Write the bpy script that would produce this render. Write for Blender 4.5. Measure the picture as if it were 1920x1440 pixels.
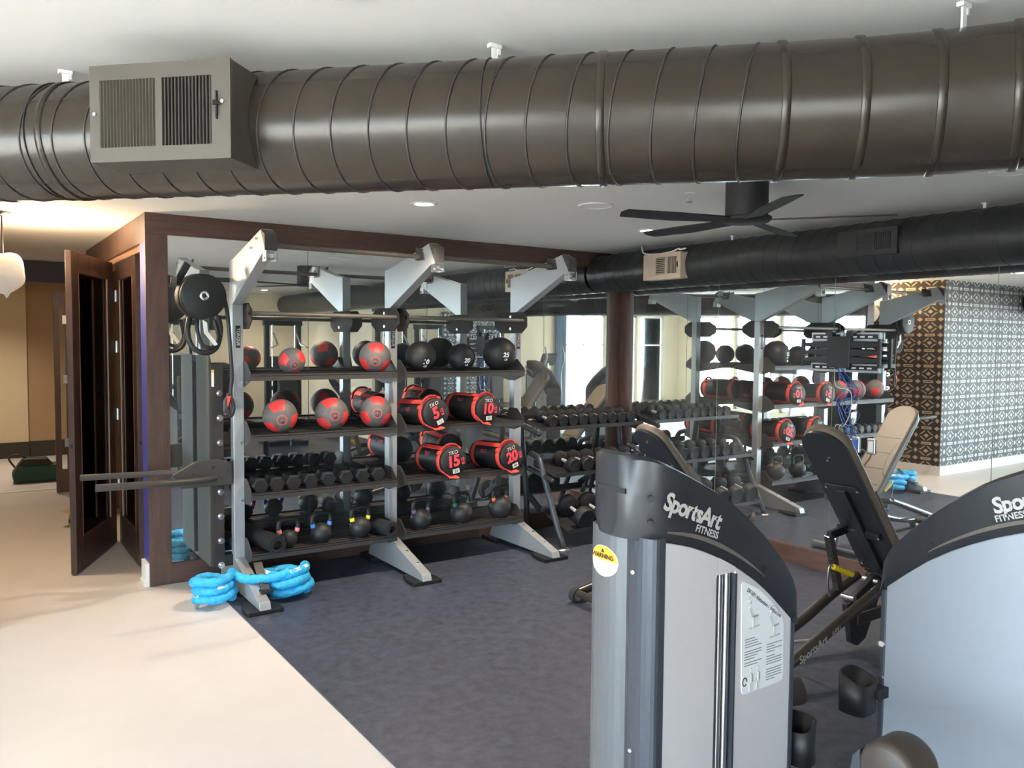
import bpy, math, random
from mathutils import Matrix, Vector
random.seed(7)
PI = math.pi
for o in list(bpy.data.objects): bpy.data.objects.remove(o)
SC = bpy.context.scene
COL = SC.collection

# ------------------------------------------------------------------ camera
F_PX, TH, PITCH, ROLL, EYE = 1518.9, 0.6001, 0.0523, 0.0084, 1.8373
fw = Vector((math.sin(TH), math.cos(TH), 0)); rt = Vector((math.cos(TH), -math.sin(TH), 0)); up = Vector((0, 0, 1))
f2 = fw * math.cos(PITCH) - up * math.sin(PITCH); u2 = fw * math.sin(PITCH) + up * math.cos(PITCH)
r3 = rt * math.cos(ROLL) + u2 * math.sin(ROLL); u3 = -rt * math.sin(ROLL) + u2 * math.cos(ROLL)
cd = bpy.data.cameras.new('camera'); cam = bpy.data.objects.new('camera', cd); COL.objects.link(cam)
cd.sensor_fit = 'HORIZONTAL'; cd.sensor_width = 36.0; cd.lens = F_PX / 1920 * 36.0; cd.clip_start = 0.05
cam.matrix_world = Matrix(((r3.x, u3.x, -f2.x, 0), (r3.y, u3.y, -f2.y, 0), (r3.z, u3.z, -f2.z, EYE), (0, 0, 0, 1)))
SC.camera = cam

# ------------------------------------------------------------------ sky, daylight portals, exposure
SC.view_settings.view_transform = 'Standard'; SC.view_settings.look = 'None'
SC.view_settings.gamma = 1.0; SC.view_settings.use_curve_mapping = False
SC.view_settings.exposure = 0.9
w = bpy.data.worlds.new('sky'); SC.world = w; w.use_nodes = True
bg = w.node_tree.nodes['Background']; bg.inputs[0].default_value = (0.70, 0.84, 1.0, 1); bg.inputs[1].default_value = 15.0
sd = bpy.data.lights.new('sun', 'SUN'); sd.energy = 60.0; sd.angle = 0.012; sd.color = (1.0, 0.88, 0.70)
so_ = bpy.data.objects.new('sun', sd); COL.objects.link(so_); so_.rotation_euler = Vector((0.62, 0.25, -0.74)).to_track_quat('-Z', 'Y').to_euler()   # falls through the left windows onto the tiles
XW, YW, H = 5.746, 6.396, 2.75          # right mirror wall, mirror wall behind the rack, ceiling
YREAR, XLEFT = -3.2, -5.0               # window walls behind and left of the camera
REAR_WIN = [(-4.5, -3.6), (-3.5, -2.6), (-2.4, -1.0)]
LEFT_WIN = [(-2.6, -1.3), (-1.2, 0.1), (0.2, 1.5), (1.6, 2.9), (3.0, 4.3)]
WZ0, WZ1 = 0.15, 2.55
def portal(loc, rot, sx, sy):
    l = bpy.data.lights.new('daylight_portal', 'AREA'); l.shape = 'RECTANGLE'; l.size = sx; l.size_y = sy
    l.cycles.is_portal = True
    o = bpy.data.objects.new('daylight_portal', l); COL.objects.link(o); o.location = loc; o.rotation_euler = rot
for a, b in REAR_WIN: portal(((a + b) / 2, YREAR - 0.16, (WZ0 + WZ1) / 2), (PI / 2, 0, 0), b - a, WZ1 - WZ0)
for a, b in LEFT_WIN: portal((XLEFT - 0.16, (a + b) / 2, (WZ0 + WZ1) / 2), (PI / 2, 0, -PI / 2), b - a, WZ1 - WZ0)

# ------------------------------------------------------------------ materials
MATS = {}
def mat(name, col, rough=0.5, metal=0.0, noise=0.0, scale=20.0, bump=0.0, bscale=None, trans=0.0, emit=0.0, coat=0.0, spec=0.5, stretch=None, col2=None, alpha=1.0):
    m = bpy.data.materials.new(name); m.use_nodes = True; nt = m.node_tree; b = nt.nodes['Principled BSDF']
    c = (*col, 1)
    b.inputs['Base Color'].default_value = c; b.inputs['Roughness'].default_value = rough; b.inputs['Metallic'].default_value = metal
    b.inputs['Specular IOR Level'].default_value = spec
    b.inputs['Transmission Weight'].default_value = trans; b.inputs['Coat Weight'].default_value = coat
    b.inputs['Alpha'].default_value = alpha
    if emit: b.inputs['Emission Color'].default_value = c; b.inputs['Emission Strength'].default_value = emit
    if noise or bump:
        tc = nt.nodes.new('ShaderNodeTexCoord'); mp = nt.nodes.new('ShaderNodeMapping'); nt.links.new(tc.outputs['Object'], mp.inputs[0])
        if stretch: mp.inputs['Scale'].default_value = stretch
        if noise:
            n = nt.nodes.new('ShaderNodeTexNoise'); n.inputs['Scale'].default_value = scale; n.inputs['Detail'].default_value = 6; n.inputs['Roughness'].default_value = 0.65
            nt.links.new(mp.outputs[0], n.inputs['Vector'])
            mx = nt.nodes.new('ShaderNodeMix'); mx.data_type = 'RGBA'
            d = col2 if col2 else tuple(max(0, x * (1 - noise)) for x in col)
            e = col if col2 else tuple(min(1, x * (1 + noise)) for x in col)
            mx.inputs[6].default_value = (*d, 1); mx.inputs[7].default_value = (*e, 1)
            cr = nt.nodes.new('ShaderNodeMapRange'); cr.inputs[1].default_value = 0.3; cr.inputs[2].default_value = 0.7
            nt.links.new(n.outputs['Fac'], cr.inputs[0]); nt.links.new(cr.outputs[0], mx.inputs[0]); nt.links.new(mx.outputs[2], b.inputs['Base Color'])
        if bump:
            n2 = nt.nodes.new('ShaderNodeTexNoise'); n2.inputs['Scale'].default_value = bscale or scale * 4; n2.inputs['Detail'].default_value = 4
            nt.links.new(mp.outputs[0], n2.inputs['Vector'])
            bp = nt.nodes.new('ShaderNodeBump'); bp.inputs['Strength'].default_value = bump; bp.inputs['Distance'].default_value = 0.004
            nt.links.new(n2.outputs['Fac'], bp.inputs['Height']); nt.links.new(bp.outputs[0], b.inputs['Normal'])
    MATS[name] = m
    return m
mat('tile', (0.64, 0.60, 0.58), 0.42, noise=0.05, scale=1.2, bump=0.02, bscale=90)
mat('rubber', (0.050, 0.058, 0.088), 0.46, noise=0.42, scale=14, bump=0.25, bscale=160, spec=0.5)
mat('ceiling', (0.77, 0.75, 0.725), 0.9, bump=0.05, bscale=60)
mat('cream', (0.72, 0.62, 0.46), 0.8)
mat('beige', (0.62, 0.52, 0.36), 0.8)
mat('tan', (0.38, 0.26, 0.15), 0.8)
mat('navy', (0.018, 0.017, 0.05), 0.6)
mat('bluepaint', (0.045, 0.05, 0.26), 0.5)
mat('white', (0.80, 0.79, 0.76), 0.5)
mat('darkbase', (0.03, 0.028, 0.024), 0.5)
mat('wood', (0.085, 0.045, 0.033), 0.45, noise=0.35, scale=3, stretch=(8, 8, 1), bump=0.05, bscale=30)
mat('woodh', (0.085, 0.045, 0.033), 0.45, noise=0.35, scale=3, stretch=(1, 8, 8), bump=0.05, bscale=30)
mat('woodred', (0.115, 0.060, 0.045), 0.5, noise=0.35, scale=3, stretch=(8, 1, 8))
mat('wooddark', (0.055, 0.034, 0.030), 0.45, noise=0.3, scale=3, stretch=(8, 8, 1))
mat('woodlight', (0.42, 0.25, 0.16), 0.5)
mat('wallcore', (0.3, 0.28, 0.26), 0.8)
mat('duct', (0.036, 0.027, 0.020), 0.26, metal=0.1, noise=0.10, scale=6, bump=0.03, bscale=20, spec=0.45)
mat('duct_seam', (0.042, 0.035, 0.030), 0.45, metal=0.3)
mat('register', (0.082, 0.068, 0.056), 0.5, metal=0.2)
mat('ductblue', (0.030, 0.029, 0.031), 0.36, metal=0.15, noise=0.08, scale=6)
mat('registertan', (0.44, 0.345, 0.27), 0.5)
mat('dark', (0.012, 0.012, 0.013), 0.6)
mat('silver', (0.40, 0.41, 0.42), 0.42, metal=0.45, spec=0.5)
mat('graphite', (0.052, 0.047, 0.045), 0.5, metal=0.25, bump=0.08, bscale=300)
mat('graphite2', (0.026, 0.027, 0.029), 0.45, metal=0.25)
mat('bartex', (0.15, 0.125, 0.105), 0.5, metal=0.4, bump=0.1, bscale=400)
mat('black', (0.014, 0.014, 0.015), 0.5)
mat('blackrub', (0.011, 0.011, 0.012), 0.55, bump=0.12, bscale=250, spec=0.4)
mat('blackgloss', (0.012, 0.012, 0.013), 0.25)
mat('iron', (0.015, 0.015, 0.017), 0.5, bump=0.2, bscale=300, spec=0.45)
mat('chrome', (0.82, 0.82, 0.83), 0.16, metal=0.95)
mat('brightsteel', (0.80, 0.80, 0.80), 0.3, metal=0.6)
mat('plate', (0.040, 0.036, 0.034), 0.75, spec=0.12)
mat('postgrey', (0.085, 0.09, 0.086), 0.8, spec=0.08)
mat('steel', (0.55, 0.55, 0.56), 0.3, metal=1.0)
mat('red', (0.62, 0.035, 0.035), 0.5, bump=0.1, bscale=200)
mat('ballgrey', (0.105, 0.098, 0.096), 0.6, bump=0.35, bscale=180)
mat('strap', (0.78, 0.055, 0.035), 0.6, bump=0.1, bscale=300)
mat('strapdark', (0.30, 0.02, 0.02), 0.6)
mat('inkred', (0.66, 0.05, 0.07), 0.5)
mat('inkgrey', (0.50, 0.49, 0.47), 0.5)
mat('inkdim', (0.22, 0.22, 0.22), 0.5)
mat('inkwhite', (0.72, 0.72, 0.70), 0.5)
mat('inkblack', (0.02, 0.02, 0.022), 0.5)
mat('inkgreen', (0.25, 0.42, 0.2), 0.5)
mat('ropeblue', (0.028, 0.39, 0.72), 0.6, noise=0.3, scale=30, bump=1.0, bscale=55)
mat('mat_roll', (0.016, 0.016, 0.017), 0.6, bump=0.15, bscale=200)
for nm, c in dict(pink=(.75, .22, .22), blue=(.05, .20, .60), yellow=(.80, .70, .02), purple=(.15, .09, .20), green=(.03, .16, .10), orange=(.75, .16, .05)).items(): mat('band_' + nm, c, 0.45)
mat('machpost', (0.125, 0.13, 0.14), 0.40, metal=0.3)
mat('machsilver', (0.66, 0.64, 0.66), 0.42, metal=0.25, noise=0.03, scale=200)
mat('machblue', (0.062, 0.070, 0.088), 0.38, metal=0.35)
mat('machpanel', (0.33, 0.36, 0.41), 0.45, metal=0.25, bump=0.1, bscale=400)
mat('hood', (0.024, 0.025, 0.030), 0.33, bump=0.04, bscale=300)
mat('hoodlip_lit', (0.16, 0.145, 0.125), 0.4, metal=0.2)  # tan light along the sculpted hood groove, put into the strip's colour
mat('placard', (0.78, 0.80, 0.82), 0.35)
mat('stickorange', (0.85, 0.42, 0.03), 0.4)
mat('leather', (0.17, 0.125, 0.092), 0.5, bump=0.12, bscale=160)
mat('leatherdark', (0.060, 0.045, 0.036), 0.45, bump=0.1, bscale=160)
mat('tubebrown', (0.075, 0.062, 0.055), 0.28, metal=0.5, coat=0.4)
mat('yellow', (0.86, 0.60, 0.0), 0.4)
mat('wheel', (0.03, 0.03, 0.03), 0.45)
mat('teal', (0.010, 0.055, 0.045), 0.7, bump=0.3, bscale=80)
mat('boxgreen', (0.30, 0.52, 0.06), 0.6)
mat('cardboard', (0.42, 0.29, 0.16), 0.8)
mat('cable', (0.03, 0.11, 0.45), 0.5)
mat('plastic_wrap', (0.70, 0.67, 0.62), 0.3, trans=0.3, bump=0.8, bscale=18, emit=0.10)
mat('lens', (1.0, 0.90, 0.74), 0.5, emit=24.0)
mat('concrete', (0.45, 0.44, 0.42), 0.9)
mat('curtain', (0.25, 0.32, 0.42), 0.7, noise=0.4, scale=6, stretch=(20, 20, .3))
def glass_mat():
    m = bpy.data.materials.new('glass'); m.use_nodes = True; nt = m.node_tree; nt.nodes.clear()
    o = nt.nodes.new('ShaderNodeOutputMaterial'); mx = nt.nodes.new('ShaderNodeMixShader'); t = nt.nodes.new('ShaderNodeBsdfTransparent'); g = nt.nodes.new('ShaderNodeBsdfGlossy')
    t.inputs[0].default_value = (0.93, 0.96, 0.95, 1); g.inputs['Roughness'].default_value = 0.02
    fr = nt.nodes.new('ShaderNodeFresnel'); fr.inputs[0].default_value = 1.45
    nt.links.new(fr.outputs[0], mx.inputs[0]); nt.links.new(t.outputs[0], mx.inputs[1]); nt.links.new(g.outputs[0], mx.inputs[2]); nt.links.new(mx.outputs[0], o.inputs[0]); MATS['glass'] = m
glass_mat()
def mirror_mat():
    m = bpy.data.materials.new('mirror'); m.use_nodes = True; nt = m.node_tree; b = nt.nodes['Principled BSDF']
    b.inputs['Base Color'].default_value = (0.86, 0.90, 0.89, 1); b.inputs['Metallic'].default_value = 1; b.inputs['Roughness'].default_value = 0.012
    # dust film: wiped streaks of fine dust left on the new glass
    tc = nt.nodes.new('ShaderNodeTexCoord'); mp = nt.nodes.new('ShaderNodeMapping'); mp.inputs['Scale'].default_value = (1.6, 1.6, 0.5)
    n = nt.nodes.new('ShaderNodeTexNoise'); n.inputs['Scale'].default_value = 2.2; n.inputs['Detail'].default_value = 8
    cr = nt.nodes.new('ShaderNodeMapRange'); cr.inputs[1].default_value = 0.45; cr.inputs[2].default_value = 0.8; cr.inputs[3].default_value = 0.02; cr.inputs[4].default_value = 0.10
    d = nt.nodes.new('ShaderNodeBsdfDiffuse'); d.inputs[0].default_value = (0.7, 0.72, 0.72, 1)
    mx = nt.nodes.new('ShaderNodeMixShader'); o = nt.nodes['Material Output']
    nt.links.new(tc.outputs['Object'], mp.inputs[0]); nt.links.new(mp.outputs[0], n.inputs['Vector']); nt.links.new(n.outputs['Fac'], cr.inputs[0]); nt.links.new(cr.outputs[0], mx.inputs[0])
    nt.links.new(b.outputs[0], mx.inputs[1]); nt.links.new(d.outputs[0], mx.inputs[2]); nt.links.new(mx.outputs[0], o.inputs[0]); MATS['mirror'] = m
mirror_mat()
def wallpaper_mat(name, dark, light, axis):
    # printed lattice of diamonds and short dashes, repeating every 0.28 x 0.20 m
    m = bpy.data.materials.new(name); m.use_nodes = True; nt = m.node_tree; b = nt.nodes['Principled BSDF']; b.inputs['Roughness'].default_value = 0.6
    N = nt.nodes.new; L = nt.links.new
    tc = N('ShaderNodeTexCoord'); sp = N('ShaderNodeSeparateXYZ'); L(tc.outputs['Object'], sp.inputs[0])
    def M(op, a, bb=None):
        n = N('ShaderNodeMath'); n.operation = op
        for i, v in enumerate((a, bb)):
            if v is None: continue
            if isinstance(v, (int, float)): n.inputs[i].default_value = v
            else: L(v, n.inputs[i])
        return n.outputs[0]
    u = M('MULTIPLY', sp.outputs[axis], 1 / 0.30); v = M('MULTIPLY', sp.outputs[2], 1 / 0.22)
    fu = M('ABSOLUTE', M('SUBTRACT', M('FRACT', u), 0.5)); fv = M('ABSOLUTE', M('SUBTRACT', M('FRACT', v), 0.5))
    s = M('ADD', fu, fv)
    d1 = M('LESS_THAN', s, 0.13)                                           # centre diamond
    ring = M('MULTIPLY', M('LESS_THAN', M('ABSOLUTE', M('SUBTRACT', s, 0.36)), 0.042), M('GREATER_THAN', M('MULTIPLY', fu, fv), 0.018))   # slanted dashes round it
    fu2 = M('SUBTRACT', 0.5, fu); fv2 = M('SUBTRACT', 0.5, fv)
    d2 = M('LESS_THAN', M('ADD', fu2, fv2), 0.14)                          # corner diamonds
    bar = M('MULTIPLY', M('LESS_THAN', fv2, 0.085), M('LESS_THAN', fu, 0.24))   # horizontal lozenge
    hole = M('MULTIPLY', M('LESS_THAN', fv2, 0.022), M('LESS_THAN', fu, 0.16))
    d3 = M('LESS_THAN', M('ADD', fu2, M('MULTIPLY', fv, 0.6)), 0.10)
    fac = M('MAXIMUM', M('MAXIMUM', M('MAXIMUM', d1, ring), M('MAXIMUM', d2, M('SUBTRACT', bar, hole))), d3)
    mx = N('ShaderNodeMix'); mx.data_type = 'RGBA'; mx.inputs[6].default_value = (*dark, 1); mx.inputs[7].default_value = (*light, 1)
    L(fac, mx.inputs[0]); L(mx.outputs[2], b.inputs['Base Color']); MATS[name] = m
wallpaper_mat('paper_x', (0.105, 0.105, 0.108), (0.74, 0.74, 0.72), 0)
wallpaper_mat('paper_y_unlit', (0.040, 0.025, 0.018), (0.58, 0.44, 0.27), 1)  # same wallpaper on the unlit hall side, its shade put into the print colours

# ------------------------------------------------------------------ mesh builder
class MB:
    def __init__(s): s.v = []; s.f = []; s.sm = []; s.mi = []; s.cur = 0
    def add(s, vs, fs, smooth=False):
        n = len(s.v); s.v += [tuple(p) for p in vs]
        for f in fs: s.f.append([i + n for i in f]); s.sm.append(smooth); s.mi.append(s.cur)
        return s
    def bb(s, x0, x1, y0, y1, z0, z1, M=None):
        vs = [Vector((x, y, z)) for x in (x0, x1) for y in (y0, y1) for z in (z0, z1)]
        if M: vs = [M @ p for p in vs]
        return s.add(vs, [(0, 1, 3, 2), (4, 6, 7, 5), (0, 4, 5, 1), (2, 3, 7, 6), (0, 2, 6, 4), (1, 5, 7, 3)])
    def box(s, c, d, M=None):
        R = Matrix.Translation(c) @ (M.to_4x4() if M else Matrix.Identity(4))
        return s.bb(-d[0] / 2, d[0] / 2, -d[1] / 2, d[1] / 2, -d[2] / 2, d[2] / 2, R)
    def beam(s, p0, p1, wx, wy, upv=(0, 0, 1)):     # rectangular bar between two points
        p0, p1 = Vector(p0), Vector(p1); z = (p1 - p0).normalized(); u = Vector(upv)
        x = u.cross(z)
        if x.length < 1e-4: x = Vector((1, 0, 0)).cross(z)
        x.normalize(); y = z.cross(x); vs = []
        for p in (p0, p1):
            for a, b in ((-1, -1), (1, -1), (1, 1), (-1, 1)): vs.append(p + x * a * wx / 2 + y * b * wy / 2)
        return s.add(vs, [(3, 2, 1, 0), (4, 5, 6, 7), (0, 1, 5, 4), (1, 2, 6, 5), (2, 3, 7, 6), (3, 0, 4, 7)])
    def frame(s, z):
        z = Vector(z).normalized(); a = Vector((0, 0, 1)) if abs(z.z) < .9 else Vector((1, 0, 0)); x = a.cross(z).normalized(); return x, z.cross(x), z
    def cyl(s, p0, p1, r0, r1=None, n=16, cap=True, smooth=True):
        r1 = r0 if r1 is None else r1; p0, p1 = Vector(p0), Vector(p1); x, y, z = s.frame(p1 - p0)
        ring = lambda p, r: [p + (x * math.cos(2 * PI * i / n) + y * math.sin(2 * PI * i / n)) * r for i in range(n)]
        a, b = ring(p0, r0), ring(p1, r1)
        s.add(a + b, [(i, (i + 1) % n, n + (i + 1) % n, n + i) for i in range(n)], smooth)
        if cap:
            if r0 > 0: s.add(a, [tuple(range(n - 1, -1, -1))])
            if r1 > 0: s.add(b, [tuple(range(n))])
        return s
    def lathe(s, prof, M=None, n=24, smooth=True):    # prof (r, z) about local z; a None splits shading
        M = M or Matrix.Identity(4); runs = [[]]
        for p in prof:
            if p is None: runs.append([runs[-1][-1]])
            else: runs[-1].append(p)
        for run in runs:
            vs = []; fs = []
            for r, z in run: vs += [M @ Vector((r * math.cos(2 * PI * i / n), r * math.sin(2 * PI * i / n), z)) for i in range(n)]
            for k in range(len(run) - 1):
                for i in range(n): j = (i + 1) % n; fs.append((k * n + i, k * n + j, (k + 1) * n + j, (k + 1) * n + i))
            s.add(vs, fs, smooth)
        return s
    def tube(s, pts, r, n=10, closed=False, rfun=None):
        P = [Vector(p) for p in pts]; m = len(P); vs = []; px = None
        for k in range(m):
            t = (P[(k + 1) % m] - P[k - 1]) if closed else (P[min(k + 1, m - 1)] - P[max(k - 1, 0)])
            t.normalize()
            if px is None: px, _, _ = s.frame(t)
            px = (px - t * px.dot(t)).normalized(); py = t.cross(px); rr = rfun(k, m) if rfun else r
            vs += [P[k] + (px * math.cos(2 * PI * i / n) + py * math.sin(2 * PI * i / n)) * rr for i in range(n)]
        fs = []
        for k in range(m if closed else m - 1):
            k2 = (k + 1) % m
            for i in range(n): j = (i + 1) % n; fs.append((k * n + i, k * n + j, k2 * n + j, k2 * n + i))
        s.add(vs, fs, True)
        if not closed: s.add(vs[:n], [tuple(range(n - 1, -1, -1))]); s.add(vs[-n:], [tuple(range(n))])
        return s
    def prism(s, poly, ax, a, b):       # 2D outline extruded along x, y or z
        def p3(p, t): return {'x': (t, p[0], p[1]), 'y': (p[0], t, p[1]), 'z': (p[0], p[1], t)}[ax]
        n = len(poly); A = [p3(p, a) for p in poly]; B = [p3(p, b) for p in poly]
        s.add(A + B, [tuple(range(n - 1, -1, -1)), tuple(range(n, 2 * n))] + [(i, (i + 1) % n, n + (i + 1) % n, n + i) for i in range(n)]); return s
    def sphere(s, c, r, nu=28, nv=18, sc=(1, 1, 1), M=None):
        M = M or Matrix.Identity(4); c = Vector(c); vs = []; fs = []
        for j in range(nv + 1):
            a = PI * j / nv
            for i in range(nu): b = 2 * PI * i / nu; vs.append(c + (M @ Vector((r * sc[0] * math.sin(a) * math.cos(b), r * sc[1] * math.sin(a) * math.sin(b), r * sc[2] * math.cos(a)))))
        for j in range(nv):
            for i in range(nu): k = (i + 1) % nu; fs.append((j * nu + i, (j + 1) * nu + i, (j + 1) * nu + k, j * nu + k))
        return s.add(vs, fs, True)
    def mesh(s, name, mats):
        me = bpy.data.meshes.new(name); me.from_pydata(s.v, [], s.f)
        for m in (mats if isinstance(mats, (list, tuple)) else [mats]): me.materials.append(MATS[m])
        me.polygons.foreach_set('use_smooth', s.sm); me.polygons.foreach_set('material_index', s.mi)
        me.validate(); me.update()
        import bmesh
        bm = bmesh.new(); bm.from_mesh(me); bmesh.ops.recalc_face_normals(bm, faces=bm.faces); bm.to_mesh(me); bm.free()
        return me
MW = {}
def put(name, me, parent=None, bevel=0.0, world=False, loc=None, rot=None):
    o = bpy.data.objects.new(name, me); COL.objects.link(o)
    if parent:
        o.parent = parent
        if world:
            me.transform(MW[parent.name].inverted())
    if loc: o.location = loc
    if rot: o.rotation_euler = rot
    if bevel:
        b = o.modifiers.new('bevel', 'BEVEL'); b.width = bevel; b.segments = 2; b.limit_method = 'ANGLE'; b.angle_limit = 0.7
    return o
def part(name, mb, m, parent, bevel=0.0, world=True): return put(name, mb.mesh(name, m), parent, bevel, world)
def tag(o, label, cat, group=None, kind=None):
    o['label'] = label; o['category'] = cat
    if group: o['group'] = group
    if kind: o['kind'] = kind
    return o
def thing(name, label, cat, loc=(0, 0, 0), rz=0.0, group=None):
    o = bpy.data.objects.new(name, None); COL.objects.link(o); o.empty_display_size = 0.1
    o.location = loc; o.rotation_euler = (0, 0, rz); MW[o.name] = Matrix.Translation(loc) @ Matrix.Rotation(rz, 4, 'Z')
    return tag(o, label, cat, group)
def one(name, mb, m, label, cat, bevel=0.0, group=None): return tag(put(name, mb.mesh(name, m), None, bevel), label, cat, group)
def struct(name, mb, m, bevel=0.0):
    o = put(name, mb.mesh(name, m), None, bevel); o['kind'] = 'structure'; return o
def dup(root, loc, rz, label, group=None):
    r = root.copy(); COL.objects.link(r); r.location = loc; r.rotation_euler = (0, 0, rz); r['label'] = label
    if group: r['group'] = group
    for ch in root.children:
        c = ch.copy(); COL.objects.link(c); c.parent = r
        for g in ch.children: d = g.copy(); COL.objects.link(d); d.parent = c
    return r
TXT = {}
def text_mesh(s, size, shear=0.0, bold=0.0, spacing=1.0):
    k = (s, size, shear, bold, spacing)
    if k not in TXT:
        cu = bpy.data.curves.new('lettering', 'FONT'); cu.body = s; cu.size = size; cu.align_x = 'CENTER'; cu.align_y = 'CENTER'; cu.shear = shear; cu.offset = bold * size; cu.space_character = spacing; cu.resolution_u = 3
        o = bpy.data.objects.new('lettering', cu); COL.objects.link(o); dg = bpy.context.evaluated_depsgraph_get()
        me = bpy.data.meshes.new_from_object(o.evaluated_get(dg)); TXT[k] = ([tuple(v.co) for v in me.vertices], [tuple(p.vertices) for p in me.polygons])
        bpy.data.objects.remove(o); bpy.data.meshes.remove(me); bpy.data.curves.remove(cu)
    return TXT[k]
def text_flat(mb, s, size, org, right, upv, **kw):      # lettering lying on a plane
    vs, fs = text_mesh(s, size, **kw); o, r, u = Vector(org), Vector(right).normalized(), Vector(upv).normalized()
    n = len(mb.v); mb.add([o + r * v[0] + u * v[1] for v in vs], fs); return mb
def text_ball(mb, s, size, c, rad, nrm, upv, dx=0, dy=0, **kw):    # lettering wrapped on a ball
    vs, fs = text_mesh(s, size, **kw); n = Vector(nrm).normalized(); u = Vector(upv); u = (u - n * u.dot(n)).normalized(); r = u.cross(n)
    mb.add([Vector(c) + (n + r * ((v[0] + dx) / rad) + u * ((v[1] + dy) / rad)).normalized() * rad for v in vs], fs); return mb
def arc2(pts, x):       # linear interpolation on a polyline
    for (a, b), (c, d) in zip(pts, pts[1:]):
        if a <= x <= c: return b + (d - b) * (x - a) / (c - a)
    return pts[0][1] if x < pts[0][0] else pts[-1][1]
def smooth_path(P, k=6):
    P = [Vector(p) for p in P]; Q = [P[0] * 2 - P[1]] + P + [P[-1] * 2 - P[-2]]; out = []
    for i in range(1, len(Q) - 2):
        a, b, c, d = Q[i - 1:i + 3]
        for j in range(k):
            t = j / k; out.append(0.5 * ((2 * b) + (c - a) * t + (2 * a - 5 * b + 4 * c - d) * t * t + (-a + 3 * b - 3 * c + d) * t ** 3))
    return out + [P[-1]]

# ================================================================== SETTING
XC = 1.136                                    # corner of the closet block
XSEAM = 1.516                                 # edge of the rubber flooring
struct('floor', MB().bb(-5.15, 5.9, -3.35, 14.6, -0.12, 0.0), 'tile')
struct('floor_rubber', MB().bb(XSEAM, XW, YREAR, YW, 0.0, 0.006), 'rubber')
struct('ceiling', MB().bb(-5.15, 5.9, -3.35, 14.6, H, H + 0.12), 'ceiling')
struct('wall_back', MB().bb(XC + 0.02, 5.9, YW + 0.012, YW + 0.14, 0, H), 'wallcore')
struct('wall_right', MB().bb(XW + 0.012, 5.9, -3.35, YW + 0.012, 0, H), 'cream')
def pierced(name, ax, a0, a1, t0, t1, wins, m):
    mb = MB(); seg = sorted(wins); cur = a0
    def b(u0, u1, z0, z1):
        if u1 - u0 > 1e-4: mb.bb(u0, u1, t0, t1, z0, z1) if ax == 'x' else mb.bb(t0, t1, u0, u1, z0, z1)
    for p, q in seg: b(cur, p, 0, H); b(p, q, 0, WZ0); b(p, q, WZ1, H); cur = q
    b(cur, a1, 0, H); return struct(name, mb, m)
pierced('wall_rear', 'x', -5.15, 5.9, YREAR - 0.15, YREAR, REAR_WIN, 'cream')
pierced('wall_left', 'y', YREAR, 5.95, XLEFT - 0.15, XLEFT, LEFT_WIN, 'cream')
struct('wall_wallpaper_front', MB().bb(-5.0, 0.10, 5.95, 6.05, 0, H), 'paper_x')
struct('wall_wallpaper_hall', MB().bb(0.02, 0.12, 5.951, 11.2, 0, H), 'paper_y_unlit')
struct('wall_rear_wallpaper', MB().bb(0.9, 2.5, YREAR, YREAR + 0.02, 0.12, 2.5), 'paper_x')
struct('baseboard_wallpaper', MB().bb(-4.98, 0.135, 5.93, 5.95, 0, 0.13).bb(0.12, 0.135, 5.95, 11.19, 0, 0.13), 'white')
struct('ground_outside', MB().bb(-40, 40, -40, -3.36, -0.4, -0.3).bb(-40, -5.16, -3.36, 30, -0.4, -0.3), 'concrete')
wi = 0
for a, b, ax in [(p, q, 'x') for p, q in REAR_WIN] + [(p, q, 'y') for p, q in LEFT_WIN]:
    wi += 1; mb = MB(); g = MB(); t = YREAR - 0.10 if ax == 'x' else XLEFT - 0.10
    def bar(u0, u1, z0, z1, d=0.05):
        mb.bb(u0, u1, t - d / 2, t + d / 2, z0, z1) if ax == 'x' else mb.bb(t - d / 2, t + d / 2, u0, u1, z0, z1)
    bar(a, b, WZ0, WZ0 + .05); bar(a, b, WZ1 - .05, WZ1); bar(a, a + .05, WZ0, WZ1); bar(b - .05, b, WZ0, WZ1); bar(a, b, 1.75, 1.79)
    if b - a > 1.0: bar((a + b) / 2 - .02, (a + b) / 2 + .02, WZ0, WZ1)
    o = struct('window_%d' % wi, mb, 'white')
    g.bb(a, b, t - .004, t + .004, WZ0, WZ1) if ax == 'x' else g.bb(t - .004, t + .004, a, b, WZ0, WZ1)
    put('pane', g.mesh('pane', 'glass'), o)
# hall beyond the doors
struct('wall_hall_end', MB().bb(-1.5, 0.87, 14.4, 14.5, 0, H), 'beige')
struct('wall_hall_recess', MB().bb(0.87, 2.6, 14.45, 14.6, 0, H), 'tan')
struct('wall_hall_side', MB().bb(-1.6, -1.5, 11.2, 14.5, 0, H).bb(2.6, 2.7, 9.7, 14.5, 0, H).bb(-1.6, 0.02, 11.1, 11.2, 0, H), 'beige')
struct('baseboard_hall', MB().bb(-1.5, 0.88, 14.385, 14.4, 0, 0.24).bb(0.88, 2.6, 14.43, 14.45, 0, 0.24), 'darkbase')
struct('trim_hall_header', MB().bb(0.12, 2.6, 11.2, 11.35, 2.50, H), 'navy')
struct('trim_hall_threshold', MB().bb(0.12, 1.2, 11.17, 11.23, 0, 0.012), 'white')
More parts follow.
